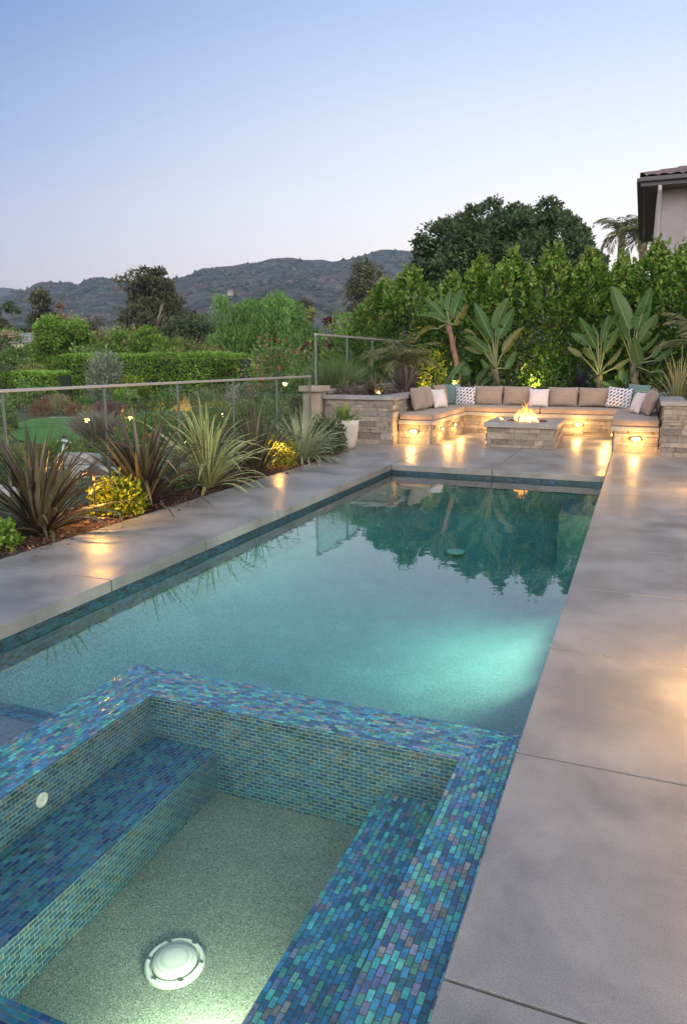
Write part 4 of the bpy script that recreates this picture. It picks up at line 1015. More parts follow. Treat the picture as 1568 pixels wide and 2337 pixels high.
def frond(lb,p0,az,L,el,droop,nl,ll,lw,mi=0,rs_=None):
    h=np.array([math.cos(az),math.sin(az),0.]); p=V3(p0).copy(); a=el; pts=[p.copy()]; ds=[]
    N=14
    for i in range(N):
        d=math.cos(a)*h+math.sin(a)*np.array([0,0,1.]); p=p+d*L/N; pts.append(p.copy()); ds.append(d); a-=droop/N*(.5+i/N)
    P=[];D=[];LL=[]
    sd=np.array([-math.sin(az),math.cos(az),0.])
    for k in range(nl):
        t=.12+.88*(k+.5)/nl; i=min(N-1,int(t*N)); f=t*N-i; q=pts[i]*(1-f)+pts[i+1]*f
        for s in (-1,1):
            P.append(q); D.append(ds[i]*.75+s*sd*.8+np.array([0,0,-.35-.3*rng.uniform()])+rng.normal(size=3)*.08); LL.append(ll*(math.sin(math.pi*min(1,t*.9+.08))**.6)*rng.uniform(.85,1.1))
    v,t=leaf_arrays(np.array(P),np.array(D),np.array(LL),lw,.2); lb.add(v,t,mi)
    m=MB(); m.tube(pts,[.014*(1-.8*i/N)*max(1,L) for i in range(N+1)],5)
    fv=np.concatenate(m.v); tr=[]
    for f_ in m.f:
        for j in range(1,len(f_)-1): tr.append((f_[0],f_[j],f_[j+1]))
    lb.add(fv,np.array(tr),mi)
def palm(base,h,L,n,label,mat=L_palm,lean=(0,0),seed=0,nl=34,ll=.3,lw=.025,trunk_r=.08,cat='palm tree',droop=1.6,elr=(10,80),name='palm_tree'):
    r=random.Random(seed); base=V3(base); t=thing(name,base,label,cat)
    top=base+[lean[0],lean[1],h]; m=MB(); m.tube([base+(top-base)*k/6+np.array([0,0,0.]) for k in range(7)],[trunk_r*(1.15-.3*k/6) for k in range(7)],10); m.build('trunk',M_bark,t,smooth=True)
    lb=LB()
    for k in range(n): frond(lb,top,2*math.pi*k*.382+r.uniform(-.2,.2),L*r.uniform(.8,1.1),R(r.uniform(*elr)),droop*r.uniform(.7,1.3),nl,ll,lw)
    lb.build('crown',mat,t)
b=on_bed(912,14.9); palm(b,.62,.95,24,'small feathery palm between glass screen and purple flax',seed=3,nl=30,ll=.28,lw=.016,trunk_r=.09)
b=on_bed(1600,16.2); palm(b,1.0,1.1,20,'feathery palm at the frame edge over the house-side wall',seed=4,nl=30,ll=.32,lw=.018)

# giant bird-of-paradise plants: leaves traced as petiole base, blade base, blade tip
def paddle(parent,p0,p1,p2,w,bend,mat,notch=(),ny=1.0,pr=.016):
    """one leaf: petiole p0->p1, blade p1->p2"""
    p0,p1,p2=V3(p0),V3(p1),V3(p2); ax=unit(p2-p1); view=unit((p1+p2)/2-EYE)
    sd=np.cross(ax,view); sd=unit(sd); nn=np.cross(sd,ax)
    tilt=rng.normal()*.45; sd2=sd*math.cos(tilt)+nn*math.sin(tilt); nn2=np.cross(sd2,ax)
    ctrl=(p1+p2)/2+V3([0,0,1.])*bend*np.linalg.norm(p2-p1)+nn2*.05
    N=30; m=MB(); vs=[]; uvs=[]
    for i in range(N+1):
        t=i/N; c=(1-t)**2*p1+2*t*(1-t)*ctrl+t*t*p2
        ww=w*.5*(math.sin(math.pi*min(1,(t*.97+.015)**.72))**.62)
        if i==N: ww=.002
        for j,s in enumerate((-1,-.5,0,.5,1)):
            k=1.0
            for (nt,side) in notch:
                if side*s>0 and abs(t-nt)<.022: k=.12
            lift=abs(s)*ww*.42*ny
            rip=.008*math.sin(t*40+s*3)*abs(s)
            vs.append(c+sd2*s*ww*k+nn2*(lift+rip))
            uvs.append((.5+s*.5,t))
    fs=[];fu=[]
    for i in range(N):
        for j in range(4):
            a=i*5+j; q=(a,a+1,a+6,a+5); fs.append(q); fu.append([uvs[x] for x in q])
    m.add(vs,fs,0,fu)
    c=p0*.5+p1*.5+V3([0,0,.03]); m.tube([(1-t)**2*p0+2*t*(1-t)*c+t*t*p1 for t in np.linspace(0,1,7)]+[p1+(ctrl-p1)*.5],[pr*1.3,pr*1.2,pr*1.1,pr,pr*.95,pr*.9,pr*.85,pr*.4],7,1)
    # midrib
    m.tube([(1-t)**2*p1+2*t*(1-t)*ctrl+t*t*p2-nn2*.004 for t in np.linspace(0,.97,9)],[pr*.8*(1-.85*k/8) for k in range(9)],6,1)
    m.build('leaf',[mat,M_petiole],parent,smooth=True)
def strelitzia(y,base_px,label,leaves,trunk=None,trunk_r=(.085,.05),tm=None):
    b=on_bed(base_px,y); t=thing('bird_of_paradise_plant',b,label,'plant','paddle-leaf plants behind the sofa')
    pts=[b]+[ony(px,py,y) for px,py in (trunk or [])]
    if trunk:
        m=MB(); m.tube(pts,list(np.linspace(trunk_r[0],trunk_r[1],len(pts))),10)
        for k in range(5):   # old leaf sheaths
            f=(k+.5)/5; i=min(len(pts)-2,int(f*(len(pts)-1))); q=pts[i]*(1-(f*(len(pts)-1)-i))+pts[i+1]*(f*(len(pts)-1)-i); r_=trunk_r[0]*(1-f)+trunk_r[1]*f
            a=rng.uniform(0,6); m.tube([q+[math.cos(a)*r_*.6,math.sin(a)*r_*.6,-.12],q+[math.cos(a)*r_*1.15,math.sin(a)*r_*1.15,0],q+[math.cos(a)*r_*1.5,math.sin(a)*r_*1.5,.13]],[r_*.5,r_*.42,.008],6)
        m.build('trunk',tm or M_pseudo,t,smooth=True)
    top=pts[-1]
    for (bx,by,tx,ty,wpx,bend,yel,notch) in leaves:
        dy=rng.uniform(-.25,.2); dy2=dy+rng.uniform(-.3,.2)
        p1=ony(bx,by,y+dy*.6); p2=ony(tx,ty,y+dy2); w=wpx*np.linalg.norm(p1-EYE)/F_*.9
        paddle(t,top if trunk else b,p1,p2,w,bend,M_paddleY if yel else M_paddle,notch)
k6=lambda x,y:(943.0+x*.1946,647.2+y*.1946)     # helper coordinates of two survey crops
k7=lambda x,y:(1262.9+x*.1946,628.7+y*.1946)
def Lv(k,bx,by,tx,ty,w,bend=.0,yel=0,notch=()):
    a=k(bx,by); b=k(tx,ty); return (*a,*b,w*.1946,bend,yel,notch)
strelitzia(16.55,1048,'bird-of-paradise with a bare reddish leaning trunk and one drooping yellow leaf',[
 Lv(k6,390,430,125,165,120,.06), Lv(k6,385,300,320,105,75), Lv(k6,405,330,460,45,110), Lv(k6,460,400,580,50,150,0,0,((.3,-1),)), Lv(k6,480,490,640,245,110,.10,1,((.25,-1),(.5,1),(.7,-1))),
 Lv(k6,340,440,60,380,110,.14,0,((.2,1),(.45,1),(.62,-1))), Lv(k6,290,530,10,680,100,.26,1,((.15,1),(.3,1),(.45,1),(.6,1),(.75,1)))],
 [k6(525,1060),k6(500,900),k6(470,760),k6(440,600),k6(420,470)],(.075,.05),M_pseudor)
strelitzia(16.8,1133,'bird-of-paradise with short thick trunk behind the taupe back cushions',[
 Lv(k6,920,650,715,230,150,.02), Lv(k6,880,710,625,385,110,.04,0,((.4,1),)), Lv(k6,960,540,1120,160,170,.02), Lv(k6,990,640,1180,290,150,0,0,((.35,1),)), Lv(k6,1050,810,1280,515,120,.04,1,((.5,-1),)),
 Lv(k6,890,810,600,620,130,.10), Lv(k6,820,810,595,740,80,.12,1), Lv(k6,930,630,1020,700,80,-.05), Lv(k6,1080,1000,1200,790,90), Lv(k6,910,1090,790,880,80,.05), Lv(k6,700,580,590,545,60,.1,1)],
 [k6(975,1120),k6(968,1050),k6(965,1000)],(.085,.06))
strelitzia(16.85,1372,'bird-of-paradise with yellow-tipped leaves behind the patterned pillow near the house',[
 Lv(k7,500,850,295,485,120,.02,0,((.5,1),)), Lv(k7,515,700,455,575,50), Lv(k7,480,980,340,845,90,.05,0), Lv(k7,410,800,205,680,110,.12,0,((.4,1),)), Lv(k7,320,940,165,840,80,.12,1),
 Lv(k7,560,780,640,470,110,.03), Lv(k7,625,650,765,440,100,.05), Lv(k7,590,900,770,610,110,.03,0,((.4,1),)), Lv(k7,620,1050,800,830,90,.06,1), Lv(k7,700,1090,900,970,70,.1,1), Lv(k7,530,880,560,830,60)],
 [k7(530,1240),k7(533,1180)],(.07,.05))
strelitzia(16.65,1462,'tallest bird-of-paradise with one huge upright leaf near the house',[
 Lv(k7,880,640,670,120,190,.02), Lv(k7,980,640,1140,140,160,.0), Lv(k7,950,630,1090,350,150,0,0,((.5,1),)), Lv(k7,1000,790,1220,450,150,0,0,((.45,-1),)), Lv(k7,1040,870,1240,665,120,.04,0,((.5,1),)),
 Lv(k7,870,770,690,540,110,.05), Lv(k7,1020,1050,930,720,130), Lv(k7,1130,960,1300,740,90,.03), Lv(k7,1190,1000,1400,860,80,.08), Lv(k7,820,760,760,640,60), Lv(k7,1140,1140,1295,1140,50,.1)],
 [k7(940,1220),k7(932,1130),k7(928,1060)],(.08,.05))
# low paddle clumps
def clump(px,y,n,hpx,label,seed):
    rr=random.Random(seed); b=on_bed(px,y); t=thing('paddle_leaf_clump',b,label,'plant','paddle-leaf plants behind the sofa')
    for k in range(n):
        a=rr.uniform(-1.1,1.1); L=hpx*y/F_*rr.uniform(.6,1.0); p1=b+[math.sin(a)*L*.45,rr.uniform(-.2,.2),math.cos(a)*L*.5]; p2=b+[math.sin(a)*L*1.0,rr.uniform(-.3,.3),math.cos(a)*L*1.02]
        paddle(t,b,p1,p2,L*.24,.05,M_paddle,(),.8,.011)
clump(1018,16.3,8,85,'low paddle-leaf clump at the foot of the reddish trunk, sage pillow side',5)
clump(1075,16.9,10,80,'low paddle-leaf clump between the two trunks nearest the planter',6)
clump(1425,17.0,7,70,'low paddle-leaf clump between the two plants nearest the house',7)

# uplights in beds
def uplight(p,target,label,energy=8,size=95):
    p=V3(p); t=thing('spotlight',p,label,'lamp','garden spotlights'); d=unit(V3(target)-p)
    m=MB(); m.tube([p,p+[0,0,.07]],.008,8); m.build('stake',M_bronze,t)
    c=p+[0,0,.10]; m=MB(); m.tube([c-d*.05,c+d*.05],[.024,.032],14); m.build('housing',M_bronze,t)
    m=MB(); m.tube([c+d*.0505,c+d*.056],[.027,.027],14); m.build('lens',M_lens,t)
    lamp('SPOT',c+d*.075,energy,(1,.68,.25),.03,t,V3(target),size,.7)
q=on_bed(868,12.95); uplight(q,on_bed(852,13.2)+[0,0,.35],'small spotlight glowing in the planter flax',14,130)
q=on_bed(1222,17.25); uplight(q,on_bed(1212,18.2)+[0,0,.95],'small spotlight below the yellow-lit hedge',60,115)
q=on_bed(968,15.7); uplight(q,on_bed(975,16.3)+[0,0,.6],'spotlight below the uplit yellow shrub',22,110)
q=on_bed(1020,15.9) ; uplight([q[0],16.35,PZ],on_bed(1050,16.8)+[0,0,1.2],'spotlight aimed at the reddish banana trunk',22,95)
q=on_bed(1390,16.4); uplight([q[0],16.4,PZ],on_bed(1385,17.2)+[0,0,1.2],'spotlight aimed at the yellow-tipped paddle leaves',22,95)
b=on_bed(1232,17.75); shrub('low_shrub',b,.8,.7,700,.08,.035,L_hedge,'bright green low shrub behind the white square pillow','shrub',None,35)

# tall hedge of laurel trees ------------------------------------
def laurel(px,top,w,y,label,seed):
    p=ony(px,top,y); base=np.array([p[0],p[1],.74]); h=p[2]-.74; t=thing('laurel_tree',base,label,'tree','laurel trees in the tall hedge behind the sofa')
    m=MB(); m.tube([base+[0,0,0],base+[.02,.0,h*.5],base+[0,0,h*.92]],[.05,.035,.01],8)
    r=random.Random(seed)
    for k in range(9):
        z=h*(.12+.085*k); a=r.uniform(0,6.28); m.tube([base+[0,0,z],base+[math.cos(a)*w*.25,math.sin(a)*w*.25,z+.22]],[.018,.005],5)
    m.build('trunk',M_bark,t)
    lb=LB()
    n=5200; z=rng.uniform(0,1,n)**.85; prof=np.interp(z,[0,.15,.5,.68,.82,.92,1],[.5,.58,.58,.44,.26,.12,.02])*w
    az=rng.uniform(0,2*math.pi,n); rad=(.55+.45*rng.uniform(size=n)**.5)
    lm=np.array([noise.noise((math.cos(a)*1.6+seed*3.3,math.sin(a)*1.6,zz*h*1.9)) for a,zz in zip(az,z)])
    rr_=prof*rad*(1+.75*lm)
    P=base+np.stack([np.cos(az)*rr_,np.sin(az)*rr_,z*h+.05*rng.normal(size=n)],1)
    D=unit(np.stack([np.cos(az),np.sin(az),np.full(n,.55)],1)+rng.normal(size=(n,3))*.55)
    v,tt=leaf_arrays(P,D,rng.uniform(.06,.17,n),rng.uniform(.03,.075,n),.2); lb.add(v,tt)
    # upright sprigs at the top
    for k in range(95):
        a=r.uniform(0,6.28); zz=r.uniform(.45,1.0)**.8; q=float(np.interp(zz,[0,.15,.45,.7,.86,.95,1],[.42,.52,.54,.44,.27,.13,.03]))*w*r.uniform(.5,1.02)
        s0=base+[math.cos(a)*q,math.sin(a)*q,zz*h-.05]; L=r.uniform(.15,.4); mm=16
        f=rng.uniform(0,1,mm); P=s0+np.stack([np.cos(a)*f*.1*L,np.sin(a)*f*.1*L,f*L],1); aa=rng.uniform(0,6.28,mm)
        D=np.stack([np.cos(aa)*.8,np.sin(aa)*.8,.5+.5*f],1); v,tt=leaf_arrays(P,D,.12*(1.1-.5*f),.055,.2); lb.add(v,tt,1)
    lb.build('crown',[L_hedge,L_tip],t)
HL=['laurel nearest the garden, lowest in the tall hedge','laurel rising behind the small feathery palm','laurel behind the reddish-trunk bird-of-paradise','pointed laurel just right of the big oak trunk line, behind the second paddle plant',
 'second pointed laurel between the two inner paddle plants','tallest pointed laurel straight above the fire flames','rounded laurel above the yellow-tipped paddle plant','laurel between the two paddle plants nearest the house','broad laurel just below the house corner','laurel in front of the house wall at the frame edge','laurel beyond the frame edge by the house']
HT=[(880,652,150,19.2),(935,622,135,18.8),(1030,642,130,18.5),(1098,606,125,18.6),(1170,584,135,18.4),(1266,572,135,18.5),(1350,584,130,18.5),(1425,600,135,18.7),(1498,566,150,18.4),(1566,570,150,18.3),(1660,590,150,18.4)]
for i,((px,top,w,y),l) in enumerate(zip(HT,HL)): laurel(px,top,w*y/F_*1.12,y,l,i+1)

# ------------------------------------------------------------------ trees
def limbs(m,base,h,spread,n,r0,seed,fork=.3):
    r=random.Random(seed); base=V3(base); f=base+[r.uniform(-.05,.05)*h,0,h*fork]
    m.tube([base-[0,0,.2],base+(f-base)*.5,f],[r0*1.2,r0,r0*.85],9)
    for k in range(n):
        a=2*math.pi*k/n+r.uniform(-.3,.3); e=f+[math.cos(a)*spread*r.uniform(.4,.8),math.sin(a)*spread*r.uniform(.4,.8),h*r.uniform(.12,.40)]
        md=(f+e)/2+[0,0,h*.07]; m.tube([f-[0,0,.02],md,e],[r0*.6,r0*.35,r0*.08],6)
        for j in range(2):
            a2=a+r.uniform(-.9,.9); m.tube([md,md+[math.cos(a2)*spread*.3,math.sin(a2)*spread*.3,h*.13]],[r0*.25,r0*.05],5)
def crown(base,w,h,z0,ncl,n,L,Wd,mat,parent,seed,style='round',clr=.3,droop=0.0,flat=.8,mats2=None,CL=None):
    r=np.random.default_rng(seed); base=V3(base); lb=LB(); hc=h-z0
    C=[]; 
    for k in range(ncl):
        d=unit(r.normal(size=3)); q=r.uniform(.45,1)**.6
        if style=='upright':
            zz=r.uniform(0,1); ww=w*.5*np.interp(zz,[0,.25,.6,.85,1],[.55,1,.85,.5,.12]); a=r.uniform(0,6.28); rad=r.uniform(.3,1)**.5; C.append(base+[math.cos(a)*ww*rad*.8,math.sin(a)*ww*rad*.8,z0+hc*(.06+.9*zz)])
        elif style=='dome':
            d[2]=abs(d[2]); C.append(base+[d[0]*w*.42*q,d[1]*w*.42*q,z0+hc*.1+d[2]*hc*.78*q])
        else: C.append(base+[d[0]*w*.38*q,d[1]*w*.38*q,z0+hc*.5+d[2]*hc*.40*q])
    C=np.array(C); rad=w*clr*.5*r.uniform(.7,1.25,len(C))
    if CL is not None: C=np.array([c for c,_ in CL]); rad=np.array([q for _,q in CL])
    per=n//len(C)
    for c,ra in zip(C,rad):
        d=unit(r.normal(size=(per,3))); d[:,2]=np.where(r.uniform(size=per)<.6,np.abs(d[:,2]),d[:,2]); q=.3+.8*r.uniform(size=per)**.55
        lm=1+.6*np.array([noise.noise((v[0]*2.2+c[0],v[1]*2.2+c[1],v[2]*2.2+c[2])) for v in d])
        P=c+d*(q*ra*lm)[:,None]*np.array([1,1,flat]); D=unit(d+r.normal(size=(per,3))*.6+np.array([0,0,-droop]))
        P[:,2]=np.maximum(P[:,2],base[2]+.05)
        v,t=leaf_arrays(P,D,L*r.uniform(.6,1.4,per),Wd*r.uniform(.6,1.4,per)); lb.add(v,t,1 if (mats2 and r.uniform()<.3) else 0)
    lb.build('crown',[mat]+([mats2] if mats2 else []),parent)
def weeping(base,w,h,n_str,per,L,Wd,mat,parent,seed,skirt=.1,CL=None):
    r=np.random.default_rng(seed); base=V3(base); lb=LB()
    # lumpy dome of hanging strands
    ncl=16; C=[]
    for k in range(ncl):
        d=unit(r.normal(size=3)); d[2]=abs(d[2]); q=r.uniform(.3,1)**.5; C.append((base+[d[0]*w*.36*q,d[1]*w*.36*q,h*.42+d[2]*h*.38*q], w*r.uniform(.13,.22)))
    if CL is not None: C=CL; ncl=len(C)
    for s in range(n_str):
        c,ra=C[r.integers(ncl)]; d=unit(r.normal(size=3)); d[2]=abs(d[2])*.9+.05; p=c+d*ra*np.array([1,1,.9])*r.uniform(.75,1.05)
        hl=min(p[2]-base[2]-h*skirt, h*r.uniform(.10,.42)); out=np.array([d[0],d[1],0])*.25
        f=np.linspace(0,1,per); P=p+np.outer(f,np.array([0,0,-1.])*hl)+np.outer(np.sqrt(f),out*ra)+r.normal(size=(per,3))*L*.25
        D=unit(np.tile(np.array([0,0,-1.]),(per,1))+out*.8+r.normal(size=(per,3))*.35)
        v,t=leaf_arrays(P,D,L*r.uniform(.7,1.3,per),Wd*r.uniform(.7,1.3,per)); lb.add(v,t)
    lb.build('crown',mat,parent)
def tree(px,top,wpx,D,label,mat,style='round',n=4000,lp=5.0,asp=.5,ncl=22,clr=.34,zb=.15,name='tree',seed=0,bark=None,group=None,droop=0,mats2=None,base_py=None,cat='tree',r0=None,trunks=1,clumps=None):
    p=atd(px,top,D); q=atd(px,822,D); zg=float(terr(q[0],q[1])) if q[0]<-5.7 else -.2
    base=np.array([q[0],q[1],zg]); h=p[2]-zg; w=wpx*D/F_*(1.2 if group and not clumps and style!='weeping' else 1); L=lp*D/722.0
    t=thing(name,base,label,cat,group)
    m=MB()
    for k in range(trunks): limbs(m,base+[(k-(trunks-1)/2)*w*.12,0,0],h*(.7 if style=='weeping' else 1),w*(.22 if style=='weeping' else .42),6,(r0 or h*.028),seed+k*5,.22 if style=='weeping' else .3)
    m.build('trunk',bark or M_bark,t,smooth=True)
    CL=None
    if clumps:
        rr=np.random.default_rng(seed); CL=[]
        for (cx,cy,cr) in clumps:
            for k in range(5):
                q=cr*rr.uniform(.42,.72); CL.append((atd(cx+rr.uniform(-.75,.75)*cr,cy+rr.uniform(-.6,.6)*cr,D)+RM.T[2]*0+np.array([0,1.,0])*rr.normal()*w*.16, q*D/F_))
    if style=='weeping': weeping(base,w,h,n//9,9,L,L*asp,mat,t,seed,CL=CL)
    else: crown(base,w,h,h*zb,ncl,n,L,L*asp,mat,t,seed,style,clr,droop,.9,mats2,CL)
TG2='trees beyond the garden'
tree(1160,446,390,36,'broad dark evergreen oak towering behind the laurel hedge',L_oak,'dome',66000,3.4,.6,70,.26,.18,'oak_tree',51,trunks=2,r0=.22,clumps=[(1050,572,50),(1095,575,48),(1030,560,40),(1130,590,50),(1210,560,50),(1270,600,50),(1000,610,45),(1000,565,28),(1030,530,34),(1065,580,60),(1085,518,42),(1130,500,36),(1140,565,62),(1185,490,34),(1180,540,52),(1225,510,38),(1265,500,34),(1295,520,32),(1305,555,36),(1250,570,62),(1200,615,60),(1120,625,55),(1055,640,50),(1300,600,50),(1345,600,36),(1335,630,45),(985,645,34)])
tree(1300,530,150,38,'lower dark tree between the oak and the queen palms',L_oak,'round',5000,3.4,.5,20,.34,.15,'dark_tree',52)
tree(995,560,95,35,'dark oak bough crown at the hill side of the big oak',L_oak,'round',3500,3.4,.6,16,.36,.2,'oak_tree',53)
tree(345,620,145,135,'tall grey-green eucalyptus standing highest in the valley',L_euc,'upright',12000,3.2,.6,44,.30,.12,'eucalyptus_tree',54,M_palebark,TG2,.3,clumps=[(330,638,22),(355,632,18),(315,660,24),(345,660,26),(372,655,20),(310,690,24),(340,690,30),(378,685,26),(395,695,22),(318,720,30),(352,725,32),(388,722,30),(330,750,30),(370,752,30),(400,748,26)])
tree(392,668,60,140,'shorter eucalyptus shoulder touching the tallest eucalyptus',L_euc,'upright',5500,3.2,.6,26,.44,.1,'eucalyptus_tree',55,M_palebark,TG2,.3)
tree(112,672,66,130,'slim eucalyptus above the low pale garden house',L_euc,'upright',6000,3.2,.6,26,.46,.12,'eucalyptus_tree',56,M_palebark,TG2,.3)
tree(148,694,32,130,'rusty brown tree leaning on the slim eucalyptus',L_eucr,'upright',1600,3,.5,14,.45,.1,'rusty_tree',57,None,TG2)
tree(62,702,62,135,'dark round tree behind the slim eucalyptus',L_dark,'dome',2600,3,.6,16,.4,.05,'dark_tree',58,None,TG2)
tree(0,698,50,100,'greyish tree cut by the frame edge under the far hill',L_euc,'upright',2600,3.2,.5,18,.4,.05,'grey_tree',59,None,TG2)
tree(206,697,90,150,'hazy brown-green tree between the two eucalyptus groups',L_euc,'dome',2600,3,.6,16,.4,.05,'brown_tree',60,None,TG2)
tree(255,720,120,100,'soft olive-green weeping dome tree below the hills',L_olive,'weeping',6500,3.6,.3,name='weeping_tree',seed=61,group=TG2)
tree(432,690,115,110,'dark domed live oak beside the eucalyptus',L_dark,'dome',10000,3,.6,36,.40,.08,'live_oak',62,None,TG2)
tree(395,735,70,95,'small dark tree under the domed live oak',L_dark,'dome',2500,3,.6,16,.42,.05,'dark_tree',63,None,TG2)
tree(130,733,85,75,'bright green upright tree beside the low garden house',L_bright,'upright',8000,3.4,.5,26,.42,.04,'bright_tree',64,None,TG2)
tree(188,742,70,76,'bright green tree next in line after the upright one',L_bright,'upright',6000,3.4,.5,20,.45,.04,'bright_tree',65,None,TG2)
tree(228,768,60,74,'low bright bush in front of the weeping dome tree',L_bright,'dome',2600,3.4,.5,16,.45,.02,'bright_tree',66,None,TG2)
tree(272,765,62,75,'bright bush with pointed top left of the round green tree',L_bright,'upright',2800,3.4,.5,18,.45,.02,'bright_tree',67,None,TG2)
tree(345,745,98,72,'round mid-green tree above the long clipped hedge',L_bright,'dome',7500,3.4,.6,30,.40,.05,'round_tree',68,None,TG2)
tree(300,775,40,73,'narrow olive bush beside the round mid-green tree',L_olive,'upright',1500,3.4,.5,12,.5,.02,'olive_bush',69,None,TG2)
tree(445,750,105,70,'spreading olive-green shrubby tree left of the pepper tree',L_olive,'dome',7500,3.4,.55,26,.38,.02,'olive_tree',70,None,TG2)
tree(488,785,75,62,'pale brown-green shrub at the pepper tree foot',L_olive,'dome',2600,3.4,.55,16,.42,.02,'olive_bush',71,None,TG2)
tree(603,668,198,72,'large weeping pepper tree with bright green hanging foliage',L_pepper,'weeping',30000,3.6,.3,clumps=[(545,690,22),(560,720,34),(590,690,28),(625,688,28),(655,700,26),(608,715,36),(645,725,36),(535,745,30),(575,750,34),(680,735,22),(670,760,26),(620,755,36),(525,770,20),(688,765,18)],name='pepper_tree',seed=72,bark=M_palebark,group=TG2,trunks=3)
tree(552,668,40,115,'dark tree top peeking behind the pepper tree',L_dark,'dome',1500,3,.6,10,.5,.05,'dark_tree',73,None,TG2)
tree(690,664,62,110,'brown-green tree behind the house-side shoulder of the pepper tree',L_euc,'dome',2200,3,.6,14,.45,.05,'brown_tree',74,None,TG2)
tree(705,700,55,85,'olive tree squeezed between pepper tree and burgundy plum',L_olive,'dome',1800,3.2,.5,12,.45,.05,'olive_tree',75,None,TG2)
tree(835,600,105,110,'tall grey eucalyptus below the hilltop beside the laurels',L_euc,'upright',9000,3.2,.55,34,.34,.1,'eucalyptus_tree',76,M_palebark,TG2,.3)
tree(870,650,60,100,'dark tree between the tall grey eucalyptus and the laurels',L_dark,'dome',1800,3,.6,12,.5,.05,'dark_tree',77,None,TG2)
tree(752,710,62,50,'burgundy plum tree above the raised glass screen',L_red,'dome',2600,3.4,.6,18,.42,.05,'plum_tree',78,None,TG2)
tree(703,760,55,46,'low burgundy shrub beside the flowering vine',L_red,'dome',1800,3.4,.6,14,.45,.02,'plum_shrub',79,None,TG2)
tree(500,690,70,170,'hazy grey tree at the foot of the hills',L_euc,'dome',1600,3,.6,12,.5,.05,'grey_tree',80,None,TG2)
tree(540,700,60,165,'second hazy grey tree behind the pepper tree edge',L_euc,'dome',1500,3,.6,12,.5,.05,'grey_tree',81,None,TG2)
tree(30,765,70,55,'leafy tree under the peach flowers at the frame edge',L_green,'dome',2800,3.4,.5,16,.45,.02,'leafy_tree',82,None,TG2)
tree(70,800,80,50,'drooping olive-green tree before the low garden house',L_olive,'weeping',3200,3.6,.35,name='weeping_tree',seed=83,group=TG2)
tree(-40,745,120,60,'brownish tree just outside the frame edge',L_euc,'dome',2500,3.4,.5,16,.45,.02,'brown_tree',84,None,TG2)
tree(15,820,70,45,'dark brown-green shrub over the clipped low hedge',L_dark,'dome',2200,3.4,.5,14,.45,.02,'dark_shrub',85,None,TG2)
for (px,top,w,D,mt,st,lab,sd) in ((25,730,70,112,L_euc,'dome','brown-grey tree under the far blue ridge at the frame edge',90),(92,752,62,92,L_green,'dome','mid-green tree above the drooping olive-green one',91),(165,712,80,125,L_olive,'dome','olive-toned tree right of the rusty brown one',92),(300,742,90,98,L_olive,'dome','broad olive tree below the tallest eucalyptus',93),(395,772,80,69,L_bright,'dome','bright low tree between round green tree and olive-green one',94),(472,728,80,125,L_dark,'dome','dark tree filling the gap left of the pepper tree',95),(512,752,60,92,L_euc,'dome','grey-brown tree at the left shoulder of the pepper tree',96),(205,780,80,64,L_green,'dome','low green tree just above the tall clipped hedge end',97),(410,800,90,60,L_olive,'dome','olive bushes row-end over the middle of the clipped hedge',98),(500,806,70,58,L_green,'dome','low green bush over the house-side end of the clipped hedge',99)):
    tree(px,top,w,D,lab,mt,st,5200,3.3,.55,24,.42,.02,'leafy_tree',sd,None,TG2)
# flowering bush with peach blooms
p=atd(18,772,50); lb=LB(); blob(lb,p,.9,.6,.45,420,.16,.12,0,.3,.5,.4,3)
blob(lb,p+[0,0,-.2],1.2,.8,.8,700,.2,.09,1,.3,.5,.4,3); tag(lb.build('flowering_bush',[L_peach,L_green],None,p-[0,0,1.5]),'bush of peach flowers at the frame edge','shrub')
# far palms
def pxpalm(px,top,D,label,L,n,seed,mat=L_palm,nl=26,lw=.05,ll=.55):
    p=atd(px,top,D); q=atd(px,822,D); zg=float(terr(q[0],q[1])) if q[0]<-5.7 else -.2
    palm((q[0],q[1],zg),p[2]-zg-L*.45,L,n,label,mat,seed=seed,nl=nl,ll=ll,lw=lw,trunk_r=.16,droop=2.2,elr=(-5,80))
pxpalm(1398,508,31,'queen palm beside the oak, farther from the house eave',1.5,20,6,lw=.035,ll=.45)
pxpalm(1447,512,30,'queen palm next to the house eave',1.4,20,7,lw=.035,ll=.45)
pxpalm(38,690,150,'tiny distant palm on the skyline near the frame edge',2.2,14,8,L_dark,12,.35,1.2)

